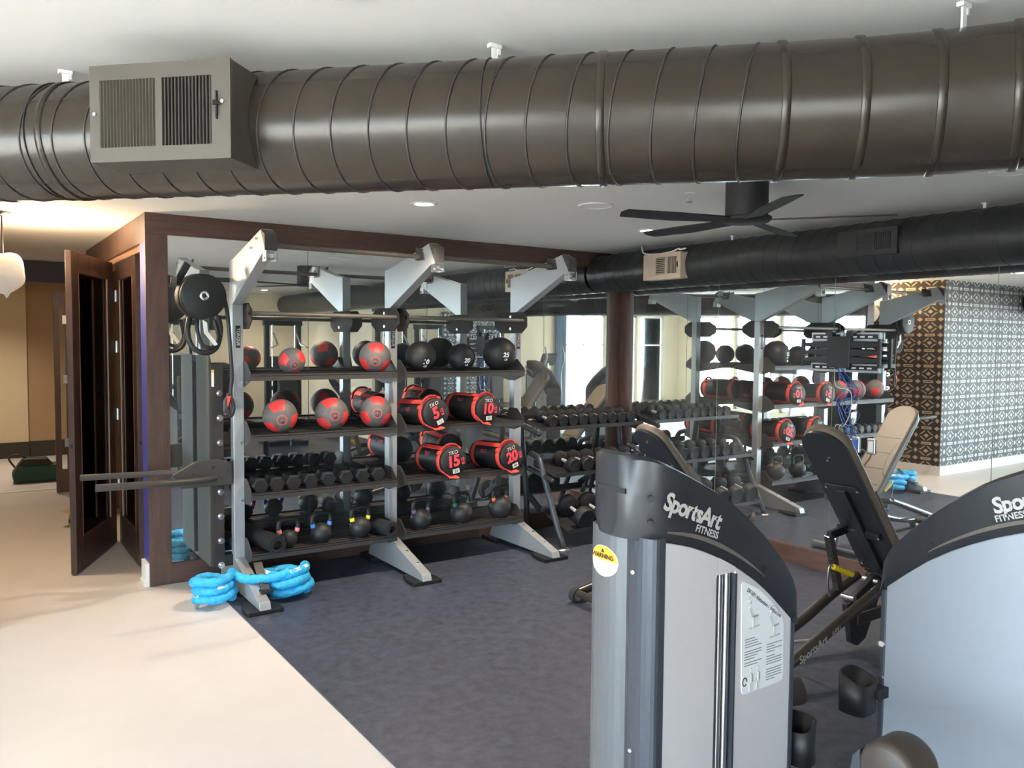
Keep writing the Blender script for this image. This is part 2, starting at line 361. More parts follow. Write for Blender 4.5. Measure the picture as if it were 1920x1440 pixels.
# closet block: frame of dark wood, blue painted return, white base
struct('wall_closet', MB().bb(XC + 0.03, XC + 0.12, 9.0, 11.2, 0, H).bb(XC + 0.03, 2.6, 9.6, 9.7, 0, H).bb(XC + 0.9, XC + 0.98, YW + 0.14, 9.6, 0, H), 'tan')
struct('trim_closet_header', MB().bb(XC, XC + 0.12, YW + 0.012, 9.6, 2.545, H), 'wood')
struct('trim_closet_header_lining', MB().bb(XC + 0.03, XC + 0.16, 6.6, 9.0, 2.50, 2.545), 'woodlight')
struct('trim_closet_jamb', MB().bb(XC + 0.002, XC + 0.10, YW + 0.012, 6.60, 0.0, 2.545), 'bluepaint')
struct('baseboard_closet', MB().bb(XC - 0.022, XC + 0.002, YW + 0.004, 6.585, 0, 0.17).bb(XC - 0.034, XC - 0.022, YW + 0.004, 6.585, 0, 0.03), 'white')
struct('trim_mirror_stile', MB().bb(XC, 1.29, YW - 0.018, YW + 0.012, 0.0, 2.60), 'wood', 0.002)
struct('trim_mirror_top', MB().bb(XC, XW, YW - 0.018, YW + 0.012, 2.60, H), 'woodh', 0.002)
struct('trim_mirror_bottom', MB().bb(1.29, XW - 0.012, YW - 0.018, YW + 0.012, 0.0, 0.155), 'woodh', 0.002)
struct('trim_right_base', MB().bb(XW - 0.018, XW + 0.012, YREAR, YW - 0.018, 0.0, 0.155), 'woodred', 0.002)
struct('trim_corner_post', MB().bb(5.573, XW + 0.012, YW - 0.022, YW + 0.012, 0.155, 2.60).bb(XW - 0.022, XW + 0.012, 6.219, YW - 0.018, 0.155, 2.60), 'wood', 0.002)
struct('trim_right_top', MB().bb(XW - 0.014, XW + 0.012, -0.2, YW - 0.018, 2.60, H), 'wooddark')
m1 = thing('wall_mirror', 'large mirror of tall panels on the wall behind the storage rack', 'mirror', (3.4, YW, 0.155))
sx = [1.29, 2.36, 3.452, 4.744, 5.573]
for a, b in zip(sx, sx[1:]): part('mirror_panel', MB().bb(a + .0022, b - .0022, YW - 0.001, YW + 0.009, 0.157, 2.598), 'mirror', m1)
m2 = thing('wall_mirror', 'row of tall mirror panels on the wall behind the benches', 'mirror', (XW, 3.0, 0.155))
sy = [6.219, 5.064, 3.875, 2.655, 1.44, 0.22]
for b, a in zip(sy, sy[1:]): part('mirror_panel', MB().bb(XW - 0.001, XW + 0.009, a + .0022, b - .0022, 0.157, 2.598), 'mirror', m2)

# ================================================================== CEILING FITTINGS
def ring(c, r0, r1, n=40):
    pass
LIGHTS = [(2.588, 4.839, 'glowing round recessed ceiling light above the storage rack'), (4.659, 4.867, 'glowing round recessed ceiling light near the fan and the far duct'),
          (0.517, 4.81, 'recessed ceiling light hidden by the big duct, left of the storage rack'), (0.45, 1.0, 'recessed ceiling light close above the viewpoint, seen only in the mirrors'), (-2.0, 4.6, 'recessed ceiling light before the wallpapered wall, seen in the mirrors'),
          (2.6, -1.4, 'recessed ceiling light over the multi-gym towers, seen in the mirrors'), (4.7, -2.2, 'recessed ceiling light in the far rear corner, seen in the mirrors'), (-1.6, -1.2, 'recessed ceiling light near the rear windows, seen in the mirrors'),
          (0.35, 12.9, 'added unseen ceiling light brightening the far end of the hall')]  # last one is added to warm the hall, out of sight behind the header
for x, y, lab in LIGHTS:
    t = thing('ceiling_light', lab, 'light', (x, y, H), group='recessed ceiling lights')
    part('trim_ring', MB().lathe([(0.062, 0.0), (0.064, -0.006), (0.088, -0.005), (0.092, 0.0)], Matrix.Translation((x, y, H)), 32), 'white', t)
    part('lens', MB().lathe([(0.0001, -0.003), (0.062, -0.003)], Matrix.Translation((x, y, H)), 32), 'lens', t)
    l = bpy.data.lights.new('downlight', 'SPOT'); l.energy = 150 if 3 < y < 5 and x > 1 else (110 if y > 6 else (16 if 0 < x < 1 and y > 3 else 50)); l.color = (1.0, 0.84, 0.66); l.spot_size = 2.3; l.spot_blend = 0.8; l.shadow_soft_size = 0.06
    lo = bpy.data.objects.new('downlight', l); COL.objects.link(lo); lo.parent = t; lo.location = (0, 0, -0.02)
for x, y, r, lab in [(3.537, 4.197, 0.115, 'round white speaker grille in the ceiling beside the lit downlight'), (0.815, 1.965, 0.13, 'round white ceiling disc cut off by the top edge'), (4.569, 2.061, 0.11, 'round white ceiling speaker at the right edge above the dark duct')]:
    t = thing('ceiling_speaker', lab, 'speaker', (x, y, H), group='round ceiling speakers')
    part('rim', MB().lathe([(r - .008, 0), (r - .008, -.008), (r, -.008), (r + .004, 0)], Matrix.Translation((x, y, H)), 36), 'white', t)
    part('grille', MB().lathe([(0.0001, -.006), (r - .008, -.005)], Matrix.Translation((x, y, H)), 36), 'ceiling', t)
t = thing('fire_sprinkler', 'small chrome fire sprinkler head on the ceiling near the fan', 'sprinkler', (3.703, 3.513, H))
Ms = Matrix.Translation((3.703, 3.513, H))
part('escutcheon', MB().lathe([(0.0001, -.004), (.03, -.004), (.034, 0)], Ms, 20), 'white', t)
part('frame', MB().cyl((3.703, 3.513, H - .004), (3.703, 3.513, H - .02), .009).tube([(3.703 + dx, 3.513, H - z) for dx, z in ((.006, .02), (.014, .03), (.012, .045), (0, .052))], .0025, 6).tube([(3.703 - dx, 3.513, H - z) for dx, z in ((.006, .02), (.014, .03), (.012, .045), (0, .052))], .0025, 6), 'chrome', t)
part('deflector', MB().lathe([(.0001, -.054), (.02, -.053), (.02, -.056), (.0001, -.057)], Ms, 16), 'chrome', t)

# big duct crossing the room on the diagonal, then turning towards the window wall
DR, DZ, DD = 0.191, 2.506, 2.49
def dax(s): return Vector((DD * .7071 + s * .7071, DD * .7071 - s * .7071, DZ))    # s along the duct, 0 = nearest point to the eye
t = thing('ventilation_duct', 'big brown round spiral duct crossing the ceiling in front', 'duct', dax(-1.5))
S0, S1 = -5.9, 0.32
body = MB().cyl(dax(S0), dax(S1), DR, n=48, cap=False)
# mitred elbow of three gores to the -Y direction
P = [dax(S1)]
for ph, ln_ in zip((44, 40, 33, 22, 10, 0), (.2, .2, .2, .2, .25, 2.6)):
    P.append(P[-1] + Vector((math.sin(math.radians(ph)), -math.cos(math.radians(ph)), 0)) * ln_)
body.tube(P, DR, 48)
db = part('duct_body', body, 'duct', t)
seam = MB(); tl = 0.16     # tilted like the lock seam of a spiral duct
vs = []
n = 40; rr = .0035
seam.tube([(math.cos(2 * PI * i / n) * (DR + .0005), math.sin(2 * PI * i / n) * (DR + .0005), math.sin(2 * PI * i / n + .9) * .045) for i in range(n)], rr, 6, closed=True)
sme = seam.mesh('seam', 'duct_seam')
dirv = Vector((.7071, -.7071, 0)); Mq = dirv.to_track_quat('Z', 'Y').to_matrix().to_4x4()
def addseam(me, c, mq, par, nm='seam'):
    o = bpy.data.objects.new(nm, me); COL.objects.link(o); o.parent = par; o.matrix_local = MW[par.name].inverted() @ Matrix.Translation(c) @ mq
    return o
k = 0; s = -2.6
while s < S1 - .02:
    addseam(sme, dax(s), Mq, t); s += 0.118
col = MB().lathe([(DR + .001, -.012), (DR + .005, -.010), (DR + .005, .010), (DR + .001, .012)], None, 40)
cme = col.mesh('joint_band', 'duct')
for s in (-1.98, -0.19, S1 - .01): addseam(cme, dax(s), Mq, t, 'joint_band')
for q, (a, b) in enumerate(zip(P, P[1:])):
    if q == 0: continue
    z = (P[q + 1] - P[q - 1]).normalized(); addseam(cme, a, z.to_track_quat('Z', 'Y').to_matrix().to_4x4(), t, 'joint_band')
# register box on the duct
t = thing('air_register', 'grey brown box register with two louvre fields on the big front duct', 'air vent', dax(-1.9))
e1 = dirv; nn = Vector((-.7071, -.7071, 0)); uz = Vector((0, 0, 1))
MR = Matrix.Translation(Vector((0.5095, 2.603, 2.508))) @ Matrix(((e1.x, nn.x, 0, 0), (e1.y, nn.y, 0, 0), (0, 0, 1, 0), (0, 0, 0, 1)))
# local: x along duct, y out of the face, z up; face centre at origin
bw, bh = .230, .143
part('box_body', MB().bb(-bw, bw, -.20, -.004, -bh, bh, MR), 'register', t, .003)
fr = MB()
for a in ((-bw, bw, .098, bh), (-bw, bw, -bh, -.100), (-bw, -.196, -.100, .098), (.170, bw, -.100, .098), (-.012, .010, -.100, .098)): fr.bb(a[0], a[1], -.004, .004, a[2], a[3], MR)
part('face_frame', fr, 'register', t)
part('shadow_box', MB().bb(.010, .170, -.0038, -.003, -.100, .098, MR).bb(-.196, -.012, -.0038, -.003, -.100, .098, MR), 'dark', t)
sl = MB().box((0, 0, 0), (.0055, .010, .198), Matrix.Rotation(.6, 3, 'Z')); slm = sl.mesh('louvre', 'register')
for q in range(17): addseam(slm, MR @ Vector((-.190 + q * .0108, .001, -.001)), MR.to_3x3().to_4x4(), t, 'louvre')
slo = MB().box((0, 0, 0), (.0025, .010, .198), Matrix.Rotation(-.75, 3, 'Z')).mesh('louvre', 'register')
for q in range(14): addseam(slo, MR @ Vector((.018 + q * .0112, .001, -.001)), MR.to_3x3().to_4x4(), t, 'louvre')
part('damper_lever', MB().bb(.186, .190, .004, .012, -.03, .05, MR).box(MR @ Vector((.188, .012, .015)), (.016, .016, .012)), 'dark', t)
part('screw', MB().cyl(MR @ Vector((-.213, .003, 0)), MR @ Vector((-.213, .008, 0)), .006, n=8).cyl(MR @ Vector((.205, .003, 0.02)), MR @ Vector((.205, .008, 0.02)), .006, n=8), 'steel', t)
# white hanger straps
for q, (s, lab) in enumerate([(-2.03, 'white hanger bracket holding the big duct left of its register box'), (-0.53, 'white hanger bracket at the top middle of the big duct'), (0.80, 'white hanger bracket at the top right corner of the big duct')]):
    c = dax(s) + Vector((0, 0, 0)); 
    if q == 2: c = Vector((2.24, 1.15, 0))
    t = thing('duct_hanger', lab, 'bracket', (c.x, c.y, H), group='duct hangers')
    part('ceiling_clip', MB().bb(c.x - .022, c.x + .022, c.y - .01, c.y + .01, H - .012, H).bb(c.x + .008, c.x + .02, c.y - .006, c.y + .006, H - .03, H), 'white', t, .002)
    part('strap', MB().bb(c.x - .010, c.x + .010, c.y - .003, c.y + .003, H - .075, H - .012), 'white', t)
    if q < 2:
        w_ = MB().tube([(c + nn * (DR + .002) * math.cos(a)).to_tuple()[:2] + (DZ + (DR + .002) * math.sin(a),) for a in [PI / 2 - .05 - i * .12 for i in range(26)]], .0022, 6)
        part('wire_loop', w_, 'dark', t)

# second duct along the mirror wall
X2, R2, Z2 = 5.45, 0.187, 2.527
t = thing('ventilation_duct', 'long dark round duct running along the top of the mirror wall', 'duct', (X2, 3, Z2))
part('duct_body', MB().cyl((X2, YW - .02, Z2), (X2, YREAR, Z2), R2, n=40, cap=False), 'ductblue', t)
seam2 = MB().tube([(math.cos(2 * PI * i / n) * (R2 + .0005), math.sin(2 * PI * i / n) * (R2 + .0005), math.sin(2 * PI * i / n + .9) * .04) for i in range(n)], .003, 6, closed=True).mesh('seam', 'ductblue')
Mq2 = Vector((0, -1, 0)).to_track_quat('Z', 'Y').to_matrix().to_4x4()
y = 6.2
while y > 1.6: addseam(seam2, Vector((X2, y, Z2)), Mq2, t); y -= 0.135
def register_small(y0, y1, z0, z1, xf, m, lab, cap):
    t = thing('air_register', lab, 'air vent', (xf, (y0 + y1) / 2, z0))
    part('box_body', MB().bb(xf + .004, X2 - .05, y0, y1, z0, z1), m, t, .003)
    L = y1 - y0; hh = z1 - z0; fr = MB()
    ya, yb, yc, yd = y0 + .10 * L, y0 + .36 * L, y0 + .41 * L, y0 + .66 * L       # in picture order right to left
    za, zb = z0 + .2 * hh, z1 - .16 * hh
    fr.bb(xf - .004, xf + .004, y0, y1, zb, z1).bb(xf - .004, xf + .004, y0, y1, z0, za).bb(xf - .004, xf + .004, y0, ya, za, zb).bb(xf - .004, xf + .004, yb, yc, za, zb).bb(xf - .004, xf + .004, yd, y1, za, zb)
    part('face_frame', fr, m, t)
    part('shadow_box', MB().bb(xf + .0025, xf + .0035, ya, yb, za, zb).bb(xf + .0025, xf + .0035, yc, yd, za, zb), 'dark', t)
    hb = MB().box((0, 0, 0), (.008, yd - yc, .006)).mesh('louvre', m); vb = MB().box((0, 0, 0), (.006, .004, zb - za)).mesh('louvre', m)
    for q in range(9):
        o = bpy.data.objects.new('louvre', hb); COL.objects.link(o); o.parent = t; o.location = Vector((xf, (yc + yd) / 2, za + (q + .5) * (zb - za) / 9)) - Vector(t.location)
    for q in range(7):
        o = bpy.data.objects.new('louvre', vb); COL.objects.link(o); o.parent = t; o.location = Vector((xf, ya + (q + .5) * (yb - ya) / 7, (za + zb) / 2)) - Vector(t.location)
    if cap: part('damper_lever', MB().bb(xf - .012, xf - .004, y0 + .03, y0 + .04, za + .05, zb - .05), 'dark', t)
    return t
register_small(5.03, 5.49, 2.405, 2.635, 5.21, 'registertan', 'tan box register on the far dark duct left of the fan', True)
register_small(3.08, 3.53, 2.455, 2.640, 5.245, 'ductblue', 'dark flush register on the far duct at the right', False)
o = one('loose_cable', MB().tube(smooth_path([(5.30, 5.62, 2.735), (5.24, 5.52, 2.66), (5.26, 5.40, 2.642), (5.25, 5.2, 2.645), (5.27, 5.12, 2.668), (5.24, 5.07, 2.655), (5.27, 5.03, 2.665)]), .007, 8), 'white', 'loose white cable bunched on top of the tan register', 'cable')
for yy, lab in [(4.67, 'white hanger bracket above the far duct right of the tan register'), (2.62, 'white hanger bracket above the far duct at the far right')]:
    t = thing('duct_hanger', lab, 'bracket', (X2, yy, H), group='far duct hangers')
    part('ceiling_clip', MB().bb(X2 - .015, X2 + .015, yy - .015, yy + .015, H - .01, H), 'white', t)
    part('strap', MB().bb(X2 - .006, X2 + .006, yy - .010, yy + .010, Z2 + R2 - .002, H - .01), 'white', t)

# ceiling fan
fx, fy = 3.60, 2.99
t = thing('ceiling_fan', 'dark ceiling fan on a thick round post', 'fan', (fx, fy, H))
part('post', MB().cyl((fx, fy, H), (fx, fy, 2.53), .115, n=28), 'dark', t)
part('hub', MB().lathe([(.0001, 2.50), (.12, 2.502), (.135, 2.515), (.135, 2.53), (.0001, 2.54)], Matrix.Translation((fx, fy, 0)), 28), 'dark', t)
for q in range(5):
    R = Matrix.Translation((fx, fy, 2.515)) @ Matrix.Rotation(q * 2 * PI / 5 + .35, 4, 'Z') @ Matrix.Rotation(.16, 4, 'X')
    part('blade', MB().add([R @ Vector(p) for p in [(.09, -.04, .004), (.45, -.075, .004), (.74, -.06, .004), (.76, 0, .004), (.74, .045, .004), (.45, .05, .004), (.09, .04, .004)] + [(.09, -.04, -.004), (.45, -.075, -.004), (.74, -.06, -.004), (.76, 0, -.004), (.74, .045, -.004), (.45, .05, -.004), (.09, .04, -.004)]],
         [tuple(range(7)), tuple(range(13, 6, -1))] + [(i, (i + 1) % 7, 7 + (i + 1) % 7, 7 + i) for i in range(7)]), 'dark', t)

# pendant lamp wrapped in plastic at the left edge
px_, py_, pz_ = 0.285, 7.0, 2.31
t = thing('pendant_lamp', 'hanging globe lamp wrapped in crumpled clear plastic at the left edge', 'lamp', (px_, py_, H))
part('cord', MB().cyl((px_, py_, H), (px_, py_, 2.44), .006, n=8), 'black', t)
part('canopy', MB().lathe([(.0001, H - .03), (.05, H - .025), (.06, H)], Matrix.Translation((px_, py_, 0)), 20), 'black', t)
pb = MB(); pb.sphere((px_, py_, pz_), .148, 28, 18)
pb.v = [(x + .012 * math.sin(23 * z + 11 * y), y + .012 * math.sin(19 * x + 17 * z), z + .01 * math.sin(29 * x - 13 * y)) for x, y, z in pb.v]
part('plastic_wrap', pb, 'plastic_wrap', t)
part('drooping_corner', MB().lathe([(.0001, -.19), (.03, -.14), (.08, -.08), (.11, -.03)], Matrix.Translation((px_ + .02, py_, pz_)), 10), 'plastic_wrap', t)
l = bpy.data.lights.new('bulb', 'POINT'); l.energy = 60; l.color = (1.0, 0.76, 0.48); l.shadow_soft_size = .06
lo = bpy.data.objects.new('bulb', l); COL.objects.link(lo); lo.parent = t; lo.location = (0.16, 0.12, 2.46 - H)

# ================================================================== CLOSET DOORS AND HALL
def door_leaf(name, hinge, free, lab):
    h, f_ = Vector(hinge), Vector(free); d = f_ - h; L = d.length; ang = math.atan2(d.y, d.x)
    t = thing(name, lab, 'door', (h.x, h.y, 0.012), ang); Tk = .022
    for x0, x1 in ((0, .15), (L - .15, L)): part('stile', MB().bb(x0, x1, -Tk, Tk, 0, 2.49), 'wood', t, .002, False)
    part('rail', MB().bb(.15, L - .15, -Tk, Tk, 2.33, 2.49), 'wood', t, .002, False); part('rail', MB().bb(.15, L - .15, -Tk, Tk, 0, .26), 'wood', t, .002, False)
    part('glass_pane', MB().bb(.15, L - .15, -.004, .004, .26, 2.33), 'glass', t, 0, False)
    fr = MB()
    for y in (-Tk + .004, Tk - .004):
        fr.bb(.15, .165, y - .004, y + .004, .26, 2.33).bb(L - .165, L - .15, y - .004, y + .004, .26, 2.33)
    part('glazing_bead', fr, 'woodlight', t, 0, False)
    for z in (.55, 1.15, 1.75, 2.2):
        hg = part('hinge', MB().cyl((-.012, -Tk - .004, z - .05), (-.012, -Tk - .004, z + .05), .009, n=10).bb(-.012, .04, -Tk - .003, -Tk, z - .05, z + .05), 'steel', t, 0, False)
    part('latch_hole', MB().bb(L - .003, L + .001, -.008, .008, .98, 1.01), 'dark', t, 0, False)
    return t
door_leaf('glazed_door', (1.125, 7.94, 0), (0.705, 7.0, 0), 'dark wood glazed door standing open in front of the closet')
door_leaf('glazed_door', (1.19, 7.93, 0), (1.19, 6.98, 0), 'dark wood glazed door inside the closet opening beside the blue strip')
t = thing('glazed_door', 'narrow brown hall door with steel hinges near the bag', 'door', (1.0, 10.9, 0))
part('stile', MB().bb(.93, .99, 10.85, 10.9, .01, 2.38), 'wood', t).name; part('stile', MB().bb(1.05, 1.12, 10.85, 10.9, .01, 2.38), 'wood', t); part('rail', MB().bb(.99, 1.05, 10.85, 10.9, .01, .28).bb(.99, 1.05, 10.85, 10.9, 2.2, 2.38), 'wood', t); part('glass_pane', MB().bb(.99, 1.05, 10.87, 10.88, .28, 2.2), 'glass', t)
for z in (.6, 1.35, 2.05): part('hinge', MB().bb(1.02, 1.06, 10.835, 10.85, z - .05, z + .05), 'steel', t)
# bag on the hall floor
t = thing('tool_bag', 'dark green tool bag on the hall floor', 'bag', (0.80, 11.95, 0))
bp = MB().prism([(.55, .0), (1.06, .0), (1.10, .10), (1.06, .22), (.60, .22), (.53, .12)], 'y', 11.80, 12.1); part('bag_body', bp, 'teal', t, .03)
part('flap', MB().prism([(.58, .20), (1.0, .20), (.92, .30), (.66, .31)], 'y', 11.83, 12.06), 'black', t, .02)
part('handle', MB().tube(smooth_path([(.56, 11.9, .2), (.5, 11.9, .32), (.60, 11.9, .36), (.70, 11.9, .30)]), .012, 8), 'leatherdark', t)
# green carton and papers behind the open door
t = thing('carton', 'bright green product carton behind the open glazed door', 'box', (1.02, 8.75, 0))
part('carton_body', MB().box((1.0, 8.72, .065), (.20, .30, .13), Matrix.Rotation(.4, 3, 'Z')), 'boxgreen', t, .003)
part('print_band', MB().box((1.0, 8.72, .066), (.204, .304, .035), Matrix.Rotation(.4, 3, 'Z')), 'inkblack', t)
one('cardboard_sheet', MB().box((.98, 8.75, .15), (.24, .34, .012), Matrix.Rotation(.9, 3, 'Z') @ Matrix.Rotation(.12, 3, 'X')), 'cardboard', 'crumpled brown cardboard lying on the green carton', 'cardboard')

# ================================================================== STORAGE RACK
UX = [1.655, 2.874, 4.093]; UY0, UY1 = 5.89, 5.966; SZ = [0.26, 0.695, 1.113, 1.545]; YL = 5.73; YB = 6.30
rack = thing('storage_rack', 'tall grey and black two-bay gym storage rack with pull-up arms', 'rack', (2.874, 5.9, 0))
for i, ux in enumerate(UX):
    up_ = part('upright', MB().bb(ux - .038, ux + .038, UY0, UY1, .255, 2.085), 'silver', rack, .004)
    pl = part('name_plate', MB().bb(ux - .017, ux + .017, UY0 - .003, UY0 - .0005, 1.775, 1.935), 'black', up_, 0, False); pl.location = (0, 0, 0); pl.data.transform(MW[rack.name].inverted())
    tx = MB(); text_flat(tx, 'TORQUE', .030, (ux, UY0 - .0035, 1.855), (0, 0, -1), (1, 0, 0), bold=.02, spacing=1.05)
    lt = part('lettering', tx, 'inkgrey', up_, 0, False); lt.data.transform(MW[rack.name].inverted())
    # slanting pull-up arm: deep folded gusset with a square tube end
    arm = MB().prism([(5.89, 2.085), (5.965, 2.085), (5.965, 2.395), (5.84, 2.41), (5.22, 2.545), (5.145, 2.50), (5.145, 2.39), (5.20, 2.385)], 'x', ux - .038, ux + .038)
    part('pull_up_arm', arm, 'silver', rack, .004)
    part('end_cap', MB().prism([(5.23, 2.548), (5.135, 2.505), (5.135, 2.40), (5.16, 2.44)], 'x', ux - .041, ux + .041), 'graphite', rack, .003)
    clev = MB()
    for dx in (-.036, .030): clev.bb(ux + dx, ux + dx + .006, 5.125, 5.19, 2.335, 2.40)
    clev.cyl((ux - .045, 5.15, 2.352), (ux + .045, 5.15, 2.352), .007, n=8).bb(ux - .036, ux + .036, 5.19, 5.196, 2.335, 2.40)
    part('clevis', clev, 'steel', rack)
    # foot: folded plate sloping to the front, on a rubber pad
    part('foot', MB().prism([(5.30, .035), (5.32, .085), (5.89, .255), (5.966, .255), (6.25, .11), (6.28, .035), (6.0, .0355), (5.70, .0352)], 'x', ux - .038, ux + .038), 'silver', rack, .003)
    part('rubber_pad', MB().prism([(ux - .115, 5.30), (ux + .125, 5.30), (ux + .125, 5.42), (ux + .075, 5.56), (ux - .075, 5.56), (ux - .115, 5.42)], 'z', .006, .036), 'blackrub', rack, .005)
    part('rubber_pad', MB().bb(ux - .09, ux + .09, 6.10, 6.34, .006, .036), 'blackrub', rack, .005)
    for yy in (5.46, 5.64):
        zz = .085 + (yy - 5.32) / .57 * .17; part('bolt', MB().cyl((ux, yy, zz - .005), (ux, yy - .004, zz + .014), .011, n=8), 'chrome', rack)
    for yy, zz in ((5.30, 2.49), (5.42, 2.44)):
        part('bolt', MB().cyl((ux - .038, yy, zz), (ux - .05, yy, zz), .009, n=8), 'chrome', rack)
for b in range(2):
    x0, x1 = UX[b] + .038, UX[b + 1] - .038
    part('pull_up_bar', MB().cyl((x0 - .01, 5.36, 2.458), (x1 + .01, 5.36, 2.458), .0175, n=14), 'bartex', rack)
    part('lower_bar', MB().cyl((x0, 5.74, 2.02), (x1, 5.74, 2.02), .0165, n=14), 'bartex', rack)
    for xx, sg in ((x0, 1), (x1, -1)):
        part('bar_bracket', MB().prism([(5.70, 2.045), (5.78, 2.095), (6.10, 2.095), (6.20, 2.035), (6.20, 1.965), (6.10, 1.91), (5.78, 1.91), (5.70, 1.965)], 'x', xx, xx + sg * .008), 'plate', rack)
        part('bar_flange', MB().prism([(5.42, 2.53), (5.31, 2.51), (5.29, 2.43), (5.40, 2.43)], 'x', xx, xx + sg * .008), 'graphite', rack)
    for z in SZ:
        sh = part('shelf', MB().bb(x0 + .004, x1 - .004, YL, YL + .004, z, z + .052).bb(x0 + .004, x1 - .004, YL, YB, z + .032, z + .036).bb(x0 + .004, x1 - .004, YB - .004, YB, z, z + .052).bb(x0 + .004, x1 - .004, YL, YL + .02, z + .048, z + .052), 'graphite', rack)
        rib = MB()
        for q in range(9): yy = YL + .06 + q * .058; rib.bb(x0 + .01, x1 - .01, yy - .008, yy + .008, z + .036, z + .0385)
        rb = part('ribbed_liner', rib, 'black', sh, 0, False); rb.data.transform(MW[rack.name].inverted())
        for xx, sg in ((x0, 1), (x1, -1)):
            br = part('side_bracket', MB().prism([(YL, z), (YL, z + .055), (5.84, z + .14), (5.96, z + .14), (5.99, z + .06), (YB, z + .052), (YB, z), (5.97, z - .05), (5.88, z - .05)], 'x', xx, xx + sg * .004), 'graphite', rack)
        for xx in (x0 - .02, x1 + .02): part('bolt', MB().cyl((xx, UY0, z - .02), (xx, UY0 - .012, z - .02), .010, n=8), 'chrome', rack)
for ux in UX:
    if ux > 2:
        for zz in (2.055, 1.95): part('bolt', MB().cyl((ux - .046, 5.93, zz), (ux - .060, 5.93, zz), .011, n=8), 'chrome', rack)
# anchor strap of the left foot
part('anchor_strap', MB().prism([(5.62, .26), (5.64, .275), (5.55, .19), (5.47, .125), (5.44, .12), (5.53, .18)], 'x', 1.675, 1.735).bb(1.66, 1.74, 5.40, 5.47, .118, .13), 'black', rack)

# dip attachment post left of the rack
t = thing('attachment_post', 'dark upright post with a row of chrome bolts at the left end of the rack', 'post', (1.517, 5.95, 0))
part('post_body', MB().bb(1.475, 1.560, 5.93, 6.33, .20, 1.66), 'plate', t, .004)
part('cover_plate', MB().bb(1.468, 1.475, 5.97, 6.33, .20, 1.72), 'postgrey', t)
part('safety_sticker', MB().bb(1.478, 1.495, 5.926, 5.930, 1.50, 1.62), 'inkwhite', t); part('sticker_band', MB().bb(1.478, 1.495, 5.9245, 5.926, 1.60, 1.62), 'stickorange', t)
for q in range(8):
    z = 1.452 - q * .177; part('bolt', MB().cyl((1.532, 5.93, z), (1.532, 5.918, z), .024, n=16).cyl((1.532, 5.918, z), (1.532, 5.898, z), .015, n=6), 'chrome', t)
for z in (.30, .62, .98, 1.3): part('link_pin', MB().cyl((1.555, 5.96, z), (1.625, 5.96, z), .007, n=8), 'steel', t)
part('lower_clamp', MB().bb(1.556, 1.617, 5.93, 6.0, .20, .28), 'black', t)
t = thing('dip_bars', 'pair of grey dip handles sticking out left of the rack', 'dip bars', (1.45, 5.85, .85))
part('mount_plate', MB().prism([(1.26, .80), (1.60, .80), (1.60, .96), (1.50, .99), (1.36, .985), (1.20, .90)], 'y', 5.865, 5.895), 'graphite', t, .004)
part('handle_bar', MB().tube([(.705, 5.72, .882), (1.0, 5.72, .876), (1.25, 5.74, .868), (1.38, 5.80, .86), (1.48, 5.87, .86)], .024, 16), 'graphite', t)
part('handle_bar', MB().tube([(.655, 6.05, .905), (1.0, 6.05, .896), (1.18, 6.03, .895), (1.30, 5.96, .892), (1.40, 5.89, .89)], .021, 16), 'graphite', t)
part('pin_hole', MB().cyl((1.47, 5.866, .935), (1.47, 5.862, .935), .014, n=12).cyl((1.33, 5.866, .90), (1.33, 5.862, .90), .007, n=12), 'dark', t)
# round rope trainer
t = thing('rope_trainer', 'round black rope trainer drum with a chrome hub high on the rack', 'rope trainer', (1.391, 5.85, 2.13))
Mw = Matrix.Translation((1.391, 5.80, 2.13)) @ Matrix.Rotation(PI / 2, 4, 'X')
part('drum', MB().lathe([(.0001, .06), (.135, .06), (.150, .052), (.152, .02), None, (.146, .015), (.146, -.015), None, (.152, -.02), (.160, -.09), (.0001, -.095)], Mw, 40), 'blackrub', t)
part('hub', MB().lathe([(.0001, .068), (.012, .068), (.012, .072), (.030, .070), (.032, .06)], Mw, 20), 'chrome', t)
part('hub_nut', MB().lathe([(.0001, .078), (.012, .076), (.014, .068)], Mw, 6, smooth=False), 'dark', t)
part('bracket_arm', MB().beam((1.36, 5.95, 2.20), (1.22, 5.86, 2.235), .06, .05).beam((1.25, 5.92, 2.22), (1.33, 5.94, 2.36), .02, .05).bb(1.36, 1.63, 5.95, 5.99, 2.245, 2.275), 'graphite2', t, .004)
part('pull_rope', MB().tube(smooth_path([(1.545, 5.82, 2.13), (1.56, 5.80, 2.0), (1.575, 5.80, 1.8), (1.585, 5.80, 1.58), (1.575, 5.80, 1.46), (1.595, 5.80, 1.36), (1.575, 5.80, 1.30), (1.548, 5.80, 1.36), (1.56, 5.80, 1.46)]), .0135, 10), 'black', t)
part('red_tag', MB().prism([(1.545, 1.44), (1.575, 1.44), (1.55, 1.36)], 'y', 5.783, 5.786), 'strap', t)
part('hanging_strap', MB().tube(smooth_path([(1.33, 5.9, 1.99), (1.31, 5.88, 1.88), (1.34, 5.87, 1.78), (1.42, 5.86, 1.74), (1.50, 5.87, 1.78), (1.53, 5.88, 1.9), (1.52, 5.9, 2.0)]), .019, 10), 'black', t)
part('strap_loop', MB().tube(smooth_path([(1.38, 5.89, 2.0), (1.37, 5.86, 1.9), (1.40, 5.85, 1.80), (1.47, 5.85, 1.78), (1.51, 5.86, 1.85), (1.49, 5.88, 1.97)]), .014, 8), 'black', t)
part('manual_sheet', MB().add([(1.40, 5.835, 1.97), (1.43, 5.835, 1.95), (1.435, 5.83, 1.89), (1.50, 5.83, 1.80), (1.475, 5.825, 1.79), (1.405, 5.825, 1.88)], [(0, 1, 2, 3, 4, 5)]), 'inkwhite', t)

